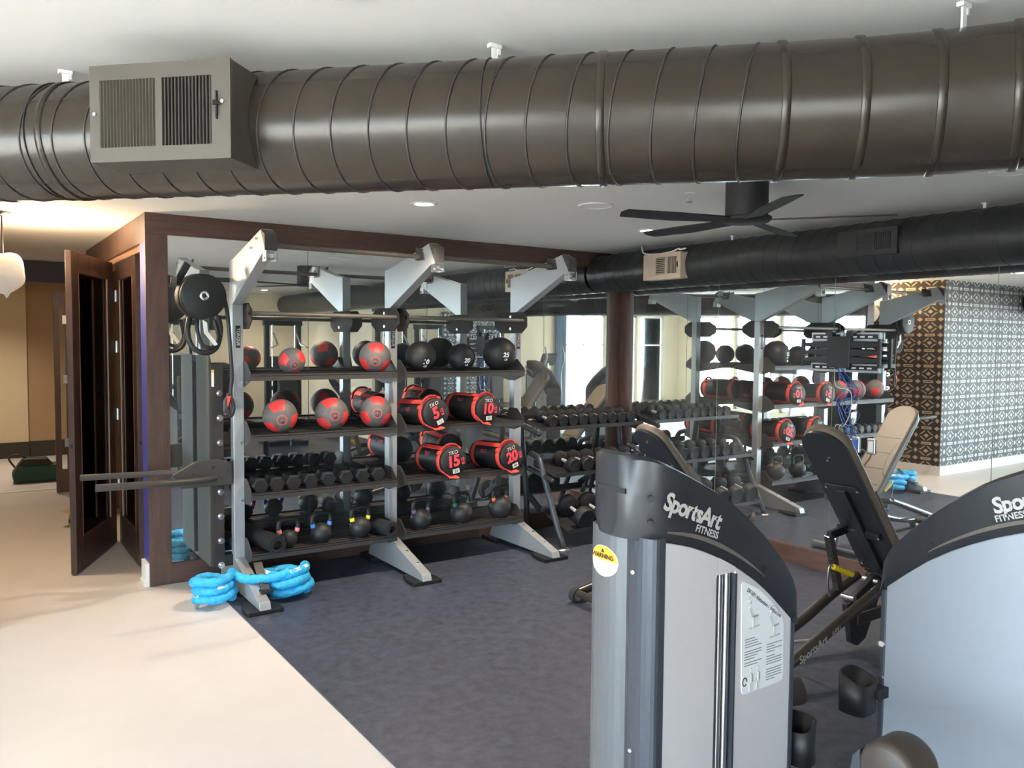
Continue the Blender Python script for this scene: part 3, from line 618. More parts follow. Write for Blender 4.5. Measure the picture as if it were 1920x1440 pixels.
# ------------------------------------------------------------------ medicine balls
def med_ball(name, c, r, emb, upv, num, lab):
    t = thing(name, lab, 'ball', (c[0], c[1], c[2] - r), group='red and grey medicine balls')
    ez = Vector(emb).normalized(); u = Vector(upv); ex = (u - ez * u.dot(ez)).normalized(); ey = ez.cross(ex)
    vs = []; nu, nv = 48, 32; body = MB(); C0 = Vector(c)
    D = lambda a, b: (ex * math.cos(b) + ey * math.sin(b)) * math.sin(a) + ez * math.cos(a)
    vs = [C0 + D(PI * j / nv, 2 * PI * i / nu) * r for j in range(nv + 1) for i in range(nu)]
    fs = [[], []]
    for j in range(nv):
        for i in range(nu):
            k = (i + 1) % nu; a = (j + .5) / nv * 180; b = ((i + .5) / nu * 360) % 120
            red = (34 < a < 78 and (b < 32 or b > 88)) or (112 < a < 150 and 28 < b < 92)
            fs[1 if red else 0].append((j * nu + i, (j + 1) * nu + i, (j + 1) * nu + k, j * nu + k))
    body.add(vs, fs[0], True); n0 = len(body.f)
    for f in fs[1]: body.f.append(list(f)); body.sm.append(True); body.mi.append(1)
    part('ball_body', body, ['ballgrey', 'red'], t)
    em = MB(); em.add([C0 + ez * r * 1.006] + [C0 + D(.30, 2 * PI * i / 24) * r * 1.004 for i in range(24)], [(0, i + 1, (i + 1) % 24 + 1) for i in range(24)], True)
    part('emblem', em, 'strap', t)
    tx = MB(); text_ball(tx, num, .032, c, r * 1.010, ez, upv, 0, -.018, bold=.02)
    text_ball(tx, '<TKO', .017, c, r * 1.010, ez, upv, 0, .012, bold=.02)
    part('lettering', tx, 'inkblack', t); return t
S1_, S2_, S3_, S4_ = [z + .0385 for z in SZ]
med_ball('medicine_ball', (2.036, 5.86, S4_ + .0985), .0985, (-.10, -1, -.32), (.75, 0, .7), '4', 'small red and grey medicine ball on the top shelf')
med_ball('medicine_ball', (2.704, 5.86, S4_ + .1235), .1235, (-.42, -1, -.28), (.1, 0, 1), '6', 'large red and grey medicine ball on the top shelf')
med_ball('medicine_ball', (1.945, 5.86, S3_ + .126), .126, (-.20, -1, -.18), (-.3, 0, 1), '8', 'medicine ball numbered 8, leftmost on the second shelf')
med_ball('medicine_ball', (2.345, 5.86, S3_ + .126), .126, (-.20, -1, -.05), (-.25, 0, 1), '10', 'medicine ball numbered 10 in the middle of the second shelf')
med_ball('medicine_ball', (2.708, 5.86, S3_ + .126), .126, (-.32, -1, -.02), (.1, 0, 1), '12', 'medicine ball numbered 12 beside the middle upright')
for x, r, num, em, lab in [(3.109, .126, '10', (-.15, -1, -.45), 'black slam ball numbered 10 beside the middle upright'), (3.492, .1165, '20', (-.10, -1, -.30), 'black slam ball numbered 20 between the two others'), (3.878, .1455, '25', (-.20, -1, -.12), 'biggest black slam ball, numbered 25, by the right upright')]:
    c = (x, 5.86, S4_ + r); t = thing('slam_ball', lab, 'ball', (x, 5.86, S4_), group='black slam balls')
    part('ball_body', MB().sphere(c, r, 40, 26), 'blackrub', t)
    tx = MB(); text_ball(tx, num, .055, c, r * 1.006, em, (0, 0, 1), 0, .01, bold=.03, shear=.2); text_ball(tx, 'LB', .026, c, r * 1.006, em, (0, 0, 1), 0, -.03, bold=.03, shear=.2)
    part('lettering', tx, 'inkwhite', t)

# ------------------------------------------------------------------ sand bags
def sandbag(front, yaw, pitch, roll, L, r, num, sub, lab):
    # local: axis along +y going to the back, face at y=0
    t = thing('sandbag', lab, 'sandbag', (front[0], front[1] + L / 2, front[2] - r), 0, 'black and red sandbags')
    M = Matrix.Translation(front) @ Matrix.Rotation(yaw, 4, 'Z') @ Matrix.Rotation(pitch, 4, 'X') @ Matrix.Rotation(roll, 4, 'Y')
    Mz = M @ Matrix.Rotation(-PI / 2, 4, 'X')          # lathe z -> bag +y
    part('bag_body', MB().lathe([(.0001, 0), (r * .93, .002), (r * .99, .012), (r, .04), (r * .985, L * .5), (r, L - .04), (r * .97, L - .01), (.0001, L)], Mz, 32), 'blackrub', t)
    for y0, nm in ((.045, 'front_band'), (L - .085, 'rear_band')):
        part(nm, MB().lathe([(r * 1.0, y0 - .002), (r * 1.022, y0), (r * 1.022, y0 + .044), (r * 1.0, y0 + .046)], Mz, 32), 'strap', t)
    ss = MB()
    for ang in (2.55, 5.9):     # long straps along the flanks
        for k in range(2):
            pass
        a0, a1 = ang - .16, ang + .16; q = []
        for y in (.06, .16, L * .5, L - .16, L - .06):
            rr = r * (1.02 if y in (.06, L - .06) else 1.05)
            q += [M @ Vector((math.sin(a0) * rr, y, math.cos(a0) * rr)), M @ Vector((math.sin(a1) * rr, y, math.cos(a1) * rr))]
        ss.add(q, [(2 * i, 2 * i + 1, 2 * i + 3, 2 * i + 2) for i in range(4)])
    sd = part('side_strap', ss, 'strap', t); so = sd.modifiers.new('thick', 'SOLIDIFY'); so.thickness = .005
    # top carry handle, hanging tail loops
    hp = smooth_path([M @ Vector((math.sin(a) * rr, .055 + dy, math.cos(a) * rr)) for a, rr, dy in ((-.75, r * 1.03, 0), (-.5, r * 1.12, -.006), (0, r * 1.17, -.01), (.5, r * 1.12, -.006), (.75, r * 1.03, 0))])
    part('carry_handle', MB().tube(hp, .011, 8), 'strapdark', t)
    hl = MB()
    for a in (-.8, .8): 
        p = M @ Vector((math.sin(a) * r * 1.04, .06, math.cos(a) * r * 1.04)); hl.box(p, (.032, .04, .03), M.to_3x3() @ Matrix.Rotation(a, 3, 'Y'))
    part('handle_tab', hl, 'strap', t, .004)
    tl = MB(); a = 3.75
    pts = [M @ Vector(v) for v in ((math.sin(a - .35) * r * 1.02, .03, math.cos(a - .35) * r * 1.02), (math.sin(a + .55) * r * 1.02, .04, math.cos(a + .55) * r * 1.02), (math.sin(a + .1) * r * .95 , -.012, -r * 1.02), (-.005, -.02, -r * 1.17), (r * .12, -.014, -r * 1.16), (math.sin(a - .5) * r * .8, -.006, -r * .98))]
    tl.add(pts, [(0, 1, 2), (0, 2, 5), (2, 3, 4, 5)])
    td = part('tail_strap', tl, 'strap', t); so = td.modifiers.new('thick', 'SOLIDIFY'); so.thickness = .006
    R_, U_, O = M.to_3x3() @ Vector((1, 0, 0)), M.to_3x3() @ Vector((0, 0, 1)), M @ Vector((0, -.0025, 0))
    tx = MB(); text_flat(tx, num, r * 1.02, O + R_ * (-.10 * r), R_, U_, bold=.045, shear=.12, spacing=.95); text_flat(tx, 'KG', r * .34, O + R_ * (r * (.42 if len(num) == 1 else .66)) + U_ * (-.10 * r), U_, -R_, bold=.03)
    part('weight_number', tx, 'inkred', t)
    tx = MB(); text_flat(tx, 'TKO', r * .34, O + U_ * (r * .60), R_, U_, bold=.012, shear=.2, spacing=1.08); part('lettering', tx, 'inkgrey', t)
    pb = MB().box(O + U_ * (-.66 * r), (r * .52, .001, r * .30), M.to_3x3()); part('pound_patch', pb, 'inkgrey', t)
    tx = MB(); text_flat(tx, sub, r * .26, O + U_ * (-.66 * r) + M.to_3x3() @ Vector((0, -.0015, 0)), R_, U_, bold=.02); part('pound_number', tx, 'inkblack', t)
    # grey print on the flank facing up
    tx = MB()
    def wrap(v, ay, aa): th = aa + v[1] / r; return M @ Vector((math.sin(th) * r * 1.004, ay - v[0], math.cos(th) * r * 1.004))
    vs, fs = text_mesh('OCC', r * .55, bold=.02); tx.add([wrap(v, L * .5, -.35) for v in vs], fs); part('flank_print', tx, 'inkdim', t)
    tx = MB(); vs, fs = text_mesh('TKO', r * .36, bold=.03); tx.add([wrap(v, L * .55, -.95) for v in vs], fs); part('flank_logo', tx, 'inkred', t)
    return t
r_ = .120
sandbag((3.150, 5.665, S3_ + r_ - .008), .05, -.05, -.40, .50, r_, '5', '11', 'sandbag marked 5 leaning out of the second shelf')
sandbag((3.665, 5.70, S3_ + r_), .10, 0, -.02, .50, r_ * .97, '10', '22', 'sandbag marked 10 lying straight on the second shelf')
sandbag((3.315, 5.665, S2_ + r_ + .006), -.02, -.04, -.18, .50, r_, '15', '33', 'sandbag marked 15 on the shelf below number 5')
sandbag((3.885, 5.655, S2_ + r_ + .006), .06, -.05, -.30, .50, r_, '20', '44', 'sandbag marked 20 at the right end of the lower shelf')

# ------------------------------------------------------------------ hex dumbbells on the third shelf
def hex_dumbbell(r, L, lab):
    t = thing('hex_dumbbell', lab, 'dumbbell', (0, 0, 0), group='hex dumbbells on the rack shelf')
    Mx = Matrix.Rotation(PI / 2, 4, 'X'); hz = r * math.cos(PI / 6)
    for y0, y1 in ((-L / 2, -L / 2 + r * 1.15), (L / 2 - r * 1.15, L / 2)):
        M = Matrix.Translation((0, y1, hz)) @ Mx @ Matrix.Rotation(0, 4, 'Z')
        h = y1 - y0; part('head', MB().lathe([(.0001, 0), (r * .82, 0), None, (r, h * .18), None, (r, h * .82), None, (r * .82, h), None, (.0001, h)], M, 6, smooth=False), 'blackrub', t, .003, False)
    part('handle', MB().lathe([(.013, -L / 2 + r), (.0165, 0), (.013, L / 2 - r)], Matrix.Translation((0, 0, hz)) @ Mx, 14), 'brightsteel', t, 0, False)
    return t
HX = [1.772, 1.895, 2.022, 2.150, 2.296, 2.434, 2.573, 2.712]
ords = ['leftmost', 'second', 'third', 'fourth', 'fifth', 'sixth', 'seventh', 'rightmost']
h0 = hex_dumbbell(.061, .20, ''); 
for q, x in enumerate(HX):
    lab = ('%s black hex dumbbell on the rack shelf' % ords[q]) if q in (0, 7) else ('%s black hex dumbbell from the left on the rack shelf' % ords[q])
    loc = (x, 5.86 + .004 * q, S2_)
    if q == 0: h0.location = loc; h0['label'] = lab
    else: dup(h0, loc, random.uniform(-.06, .06), lab)

# ------------------------------------------------------------------ kettlebells and rolled mats
def kettlebell(x, y, r, band, rz, lab, z0=None):
    t = thing('kettlebell', lab, 'kettlebell', (x, y, S1_ if z0 is None else z0), rz, 'kettlebells with coloured bands')
    prof = [(.0001, 0), (r * .55, 0), (r * .62, r * .06)]
    for k in range(2, 13): a = -PI / 2 + PI * k / 13; prof.append((r * math.cos(a), r * .95 + r * math.sin(a)))
    prof += [(r * .2, r * 1.93), (.0001, r * 1.94)]
    part('body', MB().lathe(prof, None, 32), 'iron', t, 0, False)
    hw = .078; zb = r * 1.55; zt = r * 1.55 + .10
    path = smooth_path([(-hw * .78, 0, zb - .02), (-hw * .95, 0, zb + .03), (-hw * .98, 0, zt - .03), (-hw * .75, 0, zt - .002), (0, 0, zt + .006), (hw * .75, 0, zt - .002), (hw * .98, 0, zt - .03), (hw * .95, 0, zb + .03), (hw * .78, 0, zb - .02)])
    part('handle', MB().tube(path, .0165, 12), 'iron', t, 0, False)
    for s in (-1, 1):
        part('colour_band', MB().cyl((s * hw * .87, 0, zb + .005), (s * hw * .95, 0, zb + .032), .0185, n=14), 'band_' + band, t, 0, False)
kettlebell(1.995, 5.84, .068, 'pink', .1, 'smallest kettlebell, with pink bands')
kettlebell(2.246, 5.83, .080, 'blue', .15, 'kettlebell with blue bands')
kettlebell(2.563, 5.83, .086, 'yellow', .12, 'kettlebell with yellow bands')
kettlebell(3.096, 5.83, .088, 'purple', .15, 'kettlebell with dull purple bands')
kettlebell(3.481, 5.83, .097, 'green', .15, 'kettlebell with dark green bands')
kettlebell(3.870, 5.83, .102, 'orange', .15, 'kettlebell with orange bands')
def rolled_mat(p0, p1, r, lab):
    t = thing('rolled_mat', lab, 'mat', (p0[0], p0[1], p0[2] - r), group='rolled exercise mats')
    p0, p1 = Vector(p0), Vector(p1); d = (p1 - p0); L = d.length; x, y, z = MB().frame(d)
    ou = []; T = 3.4; N_ = 110
    def P(tt, rad, h): return p0 + (x * math.cos(tt) + y * math.sin(tt)) * rad + z * h
    mb = MB(); vs = []; th = .007
    for i in range(N_ + 1):
        tt = i / N_ * T * 2 * PI; rad = r * .52 + (r * .47) * i / N_
        vs += [P(tt, rad, 0), P(tt, rad - th, 0), P(tt, rad - th, L), P(tt, rad, L)]
    fs = []
    for i in range(N_):
        for k in range(4): fs.append((4 * i + k, 4 * i + (k + 1) % 4, 4 * i + 4 + (k + 1) % 4, 4 * i + 4 + k))
    mb.add(vs, fs, True); m_ = part('mat_spiral', mb, 'mat_roll', t); e = m_.modifiers.new('es', 'EDGE_SPLIT'); e.split_angle = .8
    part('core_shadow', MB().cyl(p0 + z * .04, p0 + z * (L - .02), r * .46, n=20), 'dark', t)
rolled_mat((1.862, 5.665, S1_ + .070), (1.775, 6.22, S1_ + .070), .070, 'black rolled exercise mat at the left end of the bottom shelf')
rolled_mat((2.775, 5.69, S1_ + .063), (2.69, 6.10, S1_ + .063), .063, 'shorter black rolled mat beside the yellow banded kettlebell')

# ------------------------------------------------------------------ battle rope
t = thing('battle_rope', 'blue sleeved battle rope in two coils round the left rack foot', 'rope', (1.62, 5.60, 0))
def coil(cx, cy, R, turns, r, seed):
    rnd = random.Random(seed); pts = []; N_ = 40
    offs = [(rnd.uniform(-.02, .02), rnd.uniform(-.02, .02), rnd.uniform(-.012, .012)) for _ in range(turns + 1)]
    for k in range(turns * N_ + 1):
        q = k / N_; i = min(int(q), turns - 1); u = q - i; a = 2 * PI * q
        ox = offs[i][0] * (1 - u) + offs[i + 1][0] * u; oy = offs[i][1] * (1 - u) + offs[i + 1][1] * u; RR = R + offs[i][2] * (1 - u) + offs[i + 1][2] * u
        z = r + .007 + (2 * r * .88) * max(0, q - .12)
        pts.append((cx + ox + RR * math.cos(a), cy + oy + RR * .92 * math.sin(a), z + .006 * math.sin(3 * a + seed)))
    return pts
c1 = coil(1.435, 5.70, .125, 3, .033, 3); c2 = coil(1.905, 5.60, .135, 3, .034, 5)
wr = lambda k, m: .032 * (1 + .07 * math.sin(k * 2.1) + .05 * math.sin(k * .7) + .05 * math.sin(k * 3.7))
part('rope_coil', MB().tube(c1, .033, 14, rfun=wr), 'ropeblue', t)
part('rope_coil', MB().tube(c2, .034, 14, rfun=lambda k, m: .0335 * (1 + .06 * math.sin(k * 1.9) + .04 * math.sin(k * .8))), 'ropeblue', t)
part('rope_span', MB().tube(smooth_path([c1[-1], (1.60, 5.60, .185), (1.70, 5.53, .185), (1.80, 5.50, .19), Vector(c2[-12]) + Vector((0, 0, .02))], 8), .031, 14, rfun=lambda k, m: .031 * (1 + .06 * math.sin(k * 2.1))), 'ropeblue', t)
for cpts, i0, i1, sgn in ((c2, 88, 104, 1), (c2, 108, 117, 1), (c1, 70, 74, 1), (c1, 18, 24, 1)):
    seg = [Vector(p) for p in cpts[i0:i1]]; cc = sum(seg, Vector()) / len(seg)
    ctr = Vector((1.905, 5.60, 0)) if cpts is c2 else Vector((1.435, 5.70, 0))
    q = []
    for p in seg:
        d = (p - ctr); d.z = 0; d.normalize(); q += [p + d * .030 + Vector((0, 0, .017)), p + d * .012 + Vector((0, 0, .0335))]
    part('white_print', MB().add(q, [(2 * i, 2 * i + 1, 2 * i + 3, 2 * i + 2) for i in range(len(seg) - 1)]), 'inkwhite', t)


# ================================================================== DUMBBELL RACK BY THE CORNER
dr = thing('dumbbell_rack', 'black three-tier dumbbell rack in the mirror corner', 'rack', (4.95, 5.9, 0))
TIER = [(1.02, 5.93, 6.24, .06), (0.62, 5.72, 6.06, .06), (0.14, 5.56, 5.90, .10)]   # front lip z, front y, back y, rise
XA, XB = 4.40, 5.66
for k, (z, y0, y1, rise) in enumerate(TIER):
    xa, xb = (XA, XB) if k < 2 else (XA + .03, XB)
    part('tray', MB().prism([(y0, z), (y0, z + .035), (y0 + .004, z + .035), (y0 + .006, z + .014), (y1, z + rise + .014), (y1, z + rise + .06), (y1 + .004, z + rise + .06), (y1 + .004, z + rise)], 'x', xa, xb), 'black', dr)
for xx in (XA - .02, XB - .06):
    part('side_leg', MB().tube(smooth_path([(xx, 6.08, .80), (xx, 6.0, .785), (xx, 5.93, .73), (xx, 5.80, .46), (xx, 5.64, .14), (xx, 5.59, .05), (xx, 5.59, .012)]), .027, 12), 'machblue', dr)
    part('foot_plate', MB().lathe([(.0001, .018), (.06, .016), (.065, .006)], Matrix.Translation((xx, 5.59, 0)), 20), 'steel', dr)
    part('rear_leg', MB().tube(smooth_path([(xx, 6.25, 1.13), (xx, 6.22, .9), (xx, 6.15, .4), (xx, 6.12, .012)]), .027, 12), 'graphite2', dr)
    for k, (z, y0, y1, rise) in enumerate(TIER[:2]):
        part('tier_arm', MB().tube([(xx, y1 + .05, z + rise - .02), (xx, y0 + .03, z - .028)], .024, 12), 'graphite2', dr)
        part('arm_cap', MB().sphere((xx, y0 + .03, z - .028), .026, 14, 10), 'black', dr)
    part('brace', MB().beam((xx, 5.93, .30), (xx, 6.14, .42), .02, .06), 'graphite2', dr)
tx = MB(); tx.bb(XA + .06, XA + .17, 6.235, 6.238, 1.085, 1.105); part('brand_strip', tx, 'inkgrey', dr)
def round_dumbbell(r, L, hl):
    t = thing('dumbbell', '', 'dumbbell', (0, 0, 0), group='round dumbbells on the corner rack')
    Mx = Matrix.Rotation(PI / 2, 4, 'X')
    for s in (-1, 1):
        M = Matrix.Translation((0, 0, r)) @ Mx
        a, b = (L / 2 - hl) * s, L / 2 * s
        part('head', MB().lathe([(.0001, a), (r * .86, a), (r, a + s * .008), None, (r, b - s * .01), (r * .9, b), None, (r * .62, b - s * .003), (.0001, b - s * .003)], M, 28), 'blackrub', t, 0, False)
    part('handle', MB().lathe([(.014, -L / 2 + hl), (.017, -.01), (.017, .01), (.014, L / 2 - hl)], Matrix.Translation((0, 0, r)) @ Mx, 14), 'brightsteel', t, 0, False)
    return t
def row(k, r, L, hl, xs, labs):
    z, y0, y1, rise = TIER[k]; p = round_dumbbell(r, L, hl); ym = (y0 + y1) / 2; sl = math.atan2(rise, y1 - y0)
    for q, x in enumerate(xs):
        loc = (x, ym, z + .014 + rise / 2); o = p if q == 0 else dup(p, loc, 0, labs[q])
        o.location = loc; o.rotation_euler = (sl, 0, 0); o['label'] = labs[q]
NT = ['leftmost', 'second', 'third', 'fourth', 'fifth', 'sixth', 'seventh', 'eighth', 'ninth']
row(0, .054, .235, .062, [4.55 + .122 * q for q in range(9)], ['%s round dumbbell%s on the top tier of the corner rack' % (NT[q], '' if q == 0 else ' from the left') for q in range(9)])
row(1, .068, .27, .072, [4.64 + .16 * q for q in range(6)], ['%s round dumbbell%s on the middle tier of the corner rack' % (NT[q], '' if q == 0 else ' from the left') for q in range(6)])
row(2, .098, .33, .09, [4.62 + .225 * q for q in range(4)], ['%s big round dumbbell%s on the bottom tier of the corner rack' % (NT[q], '' if q == 0 else ' from the left') for q in range(4)])

# ================================================================== TV BRACKET ON THE RIGHT MIRROR
t = thing('tv_bracket', 'black and grey television wall bracket on the mirror, no screen on it', 'bracket', (XW, 3.77, 1.62))
for y0, y1 in ((3.79, 4.06), (3.47, 3.76)):
    for z0, z1 in ((1.86, 1.93), (1.62, 1.69)):
        part('wall_plate', MB().bb(5.715, 5.74, y0 - .01, y1, z0, z1), 'silver', t, .006)
        part('slot_strip', MB().bb(5.708, 5.715, y0 + .01, y1 - .02, z0 + .02, z1 - .015), 'black', t, .004)
        sl = MB()
        for q in range(3): c = y0 + .07 + q * .065; sl.bb(5.704, 5.708, c - .018, c + .018, z0 + .03, z0 + .042)
        part('slot', sl, 'inkwhite', t)
part('centre_plate', MB().bb(5.66, 5.70, 3.68, 3.88, 1.655, 1.90), 'black', t, .006)
for z in (1.835, 1.775, 1.715):
    part('swing_arm', MB().prism([(3.86, z + .03), (4.10, z + .012), (4.10, z - .012), (3.86, z - .03)], 'x', 5.665, 5.69), 'black', t, .003)
    part('swing_arm', MB().prism([(3.70, z + .03), (3.44, z + .012), (3.44, z - .012), (3.70, z - .03)], 'x', 5.665, 5.69), 'black', t, .003)
part('end_rail', MB().bb(5.66, 5.685, 4.09, 4.115, 1.66, 1.88).bb(5.66, 5.685, 3.43, 3.455, 1.66, 1.88), 'black', t, .004)
part('bracket_top', MB().bb(5.67, 5.72, 3.66, 3.72, 1.90, 1.945).bb(5.67, 5.72, 3.84, 3.90, 1.90, 1.945), 'black', t)
t = thing('hanging_cables', 'blue cables dangling in loops below the television bracket', 'cable', (5.72, 3.75, 1.6))
rnd = random.Random(4)
for q in range(4):
    y0 = 3.80 + q * .012; pts = [(5.71, y0, 1.66)]
    for k in range(7): pts.append((5.71 + rnd.uniform(-.02, .015), 3.74 + rnd.uniform(-.10, .10), 1.55 - k * .10 + rnd.uniform(-.05, .05)))
    part('cable', MB().tube(smooth_path(pts, 6), .0032, 6), 'cable' if q < 3 else 'inkgrey', t)
for y, m, lab in ((3.655, 'cable', 'small blue faced wall box in the mirror below the bracket'), (3.525, 'inkwhite', 'small white outlet in the mirror below the bracket')):
    t = thing('outlet_box', lab, 'outlet', (XW, y, 1.05)); part('cover', MB().bb(5.732, 5.744, y - .035, y + .035, 1.0, 1.12), 'steel', t, .008); part('insert', MB().bb(5.729, 5.732, y - .02, y + .02, 1.02, 1.10), m, t)

# ================================================================== BENCHES
def rr_poly(w, L, r_top, n=8):     # pad outline in (across, along), rounded at the far end
    pts = [(-w / 2, 0), (w / 2, 0)]
    pts += [(w / 2 - r_top + r_top * math.cos(a), L - r_top + r_top * math.sin(a)) for a in [PI / 2 * k / n for k in range(n + 1)]]
    pts += [(-w / 2 + r_top - r_top * math.sin(a), L - r_top + r_top * math.cos(a)) for a in [PI / 2 * k / n for k in range(n + 1)]]
    return pts
def plate(mb, outline, M, d0, d1):   # outline in local (x across, z along), thickness along local y
    n = len(outline); A = [M @ Vector((x, d0, z)) for x, z in outline]; B = [M @ Vector((x, d1, z)) for x, z in outline]
    mb.add(A + B, [tuple(range(n - 1, -1, -1)), tuple(range(n, 2 * n))] + [(i, (i + 1) % n, n + (i + 1) % n, n + i) for i in range(n)]); return mb
def make_bench(loc, lab, pb_, pt_):
    bench = thing('weight_bench', lab, 'bench', loc, 0, 'adjustable weight benches')
    pb_, pt_ = Vector(pb_), Vector(pt_)
    zd = (pt_ - pb_).normalized(); xd = Vector((0, 1, 0)); yd = zd.cross(xd)   # yd points to the upholstered side or back
    if yd.x < 0: yd = -yd
    PM = Matrix(((xd.x, yd.x, zd.x, pb_.x), (xd.y, yd.y, zd.y, pb_.y), (xd.z, yd.z, zd.z, pb_.z), (0, 0, 0, 1))); PL = (pt_ - pb_).length
    part('back_pad', plate(MB(), rr_poly(.30, PL, .14), PM, .016, .075), 'leather', bench, .018, False)
    part('backing_board', plate(MB(), rr_poly(.285, PL - .008, .135), PM, -.004, .018), 'hood', bench, .004, False)
    for z in (.12, .30, .48, .66): 
        w_ = .30
        part('pad_seam', plate(MB(), [(-.12, z), (.12, z), (.12, z + .008), (-.12, z + .008)], PM, .074, .077), 'leatherdark', bench, 0, False)
    for sgn in (-1, 1):
        part('side_bolster', plate(MB(), [(sgn * .15, .20), (sgn * .10, .26), (sgn * .075, .40), (sgn * .09, .56), (sgn * .15, .66)], PM, .060, .088), 'leather', bench, .012, False)
    part('support_spine', plate(MB(), [(-.03, .02), (.03, .02), (.03, .72), (-.03, .72)], PM, -.035, -.004), 'hood', bench, .004, False)
    part('cross_plate', plate(MB(), [(-.12, .33), (.12, .33), (.12, .38), (-.12, .38)], PM, -.03, -.004), 'hood', bench, .004, False)
    part('cross_plate', plate(MB(), [(-.13, .70), (.13, .70), (.10, .745), (-.10, .745)], PM, -.014, -.004), 'hood', bench, .004, False)
    for x, z in ((-.11, .355), (.11, .355), (-.10, .72), (.10, .72), (0, .95), (-.11, .06), (.11, .06)): part('screw', MB().cyl(PM @ Vector((x, -.004, z)), PM @ Vector((x, -.034 if z == .355 else -.018, z)), .008, n=8), 'chrome', bench, 0, False)
    # adjusting strut with holes
    q0 = PM @ Vector((.10, -.004, .36)); s0, s1 = q0 + Vector((-.19, 0, -.02)), Vector((.358, .08, .36))
    part('strut_bracket', MB().beam(q0, s0, .03, .05), 'hood', bench, .004, False)
    part('adjust_strut', MB().beam(s0, s1, .05, .04), 'tubebrown', bench, .006, False)
    hd = (s1 - s0)
    for q in range(7):
        c = s0 + hd * (.24 + q * .095); part('strut_hole', MB().box(c + Vector((-.019, 0, -.012)), (.012, .022, .009)), 'dark', bench, 0, False)
    part('lever_rod', MB().tube(smooth_path([(.20, .03, .36), (.175, .03, .44), (.175, .025, .53), (.19, .02, .545), (.215, .02, .532)]), .007, 8), 'steel', bench, 0, False)
    part('lever_grip', MB().tube([(.21, .02, .534), (.235, .017, .524), (.355, .0, .475), (.367, -.002, .470)], .0165, 12), 'yellow', bench, 0, False)
    part('pivot_plate', MB().prism([(.30, .30), (.42, .36), (.60, .44), (.66, .40), (.64, .30), (.50, .06), (.42, .03), (.36, .06)], 'y', -.02, .02), 'hood', bench, .006, False)
    part('pivot_bolt', MB().cyl((.34, -.04, .335), (.34, .04, .335), .02, n=12), 'steel', bench, 0, False); part('pivot_bolt', MB().cyl((.57, -.05, .40), (.57, .05, .40), .02, n=12), 'steel', bench, 0, False)
    for y, tb in ((-.14, [(.62, -.10, .43), (.50, -.135, .42), (.40, -.14, .395), (-.396, -.14, .142), (-.47, -.14, .11)]), (.16, [(.62, .12, .40), (.50, .155, .335), (.40, .16, .295), (.006, .16, .155), (-.47, .16, .07)])):
        part('frame_tube', MB().tube(smooth_path(tb, 5), .031, 16), 'tubebrown', bench, 0, False)
        part('transport_wheel', MB().cyl((-.47, y - .025, .056), (-.47, y + .025, .056), .05, n=24), 'wheel', bench, .006, False)
        part('wheel_cap', MB().cyl((-.47, y - .03, .056), (-.47, y + .03, .056), .032, n=20), 'steel', bench, 0, False)
    part('wheel_axle', MB().cyl((-.47, -.14, .075), (-.47, .16, .075), .026, n=14), 'tubebrown', bench, 0, False)
    part('cross_bar', MB().cyl((-.14, -.14, .222), (-.14, .16, .105), .011, n=10), 'chrome', bench, 0, False)
    tx = MB(); sl_ = Vector((.83, 0, .262)).normalized(); un = Vector((-.262, 0, .83)).normalized()
    text_flat(tx, 'SportsArt', .062, Vector((-.235, -.172, .193)) , sl_, un, bold=.03, shear=.1); text_flat(tx, 'A991', .042, Vector((-.03, -.172, .258)), sl_, un, bold=.0)
    part('lettering', tx, 'inkwhite', bench, 0, False)
    part('main_beam', MB().beam((.40, 0, .20), (1.05, 0, .20), .06, .08), 'tubebrown', bench, .008, False)
    part('front_leg', MB().tube(smooth_path([(1.0, 0, .22), (1.08, 0, .16), (1.10, 0, .05)]), .03, 14).cyl((1.10, -.22, .04), (1.10, .22, .04), .032, n=14), 'steel', bench, 0, False)
    SM = Matrix.Translation((.72, 0, .42)) @ Matrix.Rotation(PI / 2 - .30, 4, 'Y') @ Matrix.Rotation(PI / 2, 4, 'Z')
    part('seat_pad', plate(MB(), rr_poly(.30, .42, .12), SM, -.075, -.015), 'leather', bench, .02, False)
    part('seat_board', plate(MB(), rr_poly(.285, .41, .12), SM, -.015, .004), 'hood', bench, .004, False)
    part('seat_post', MB().cyl((.78, 0, .20), (.80, 0, .45), .028, n=14), 'chrome', bench, 0, False)
    return bench
make_bench((4.0, 2.78, 0), 'adjustable bench between the two machines, its pad tilted up with a yellow lever', (.69, 0, .435), (-.02, 0, 1.345))
make_bench((4.03, 4.22, 0), 'adjustable bench by the dumbbell rack, mostly hidden behind the near machine', (.69, 0, .435), (-.03, 0, 1.215))

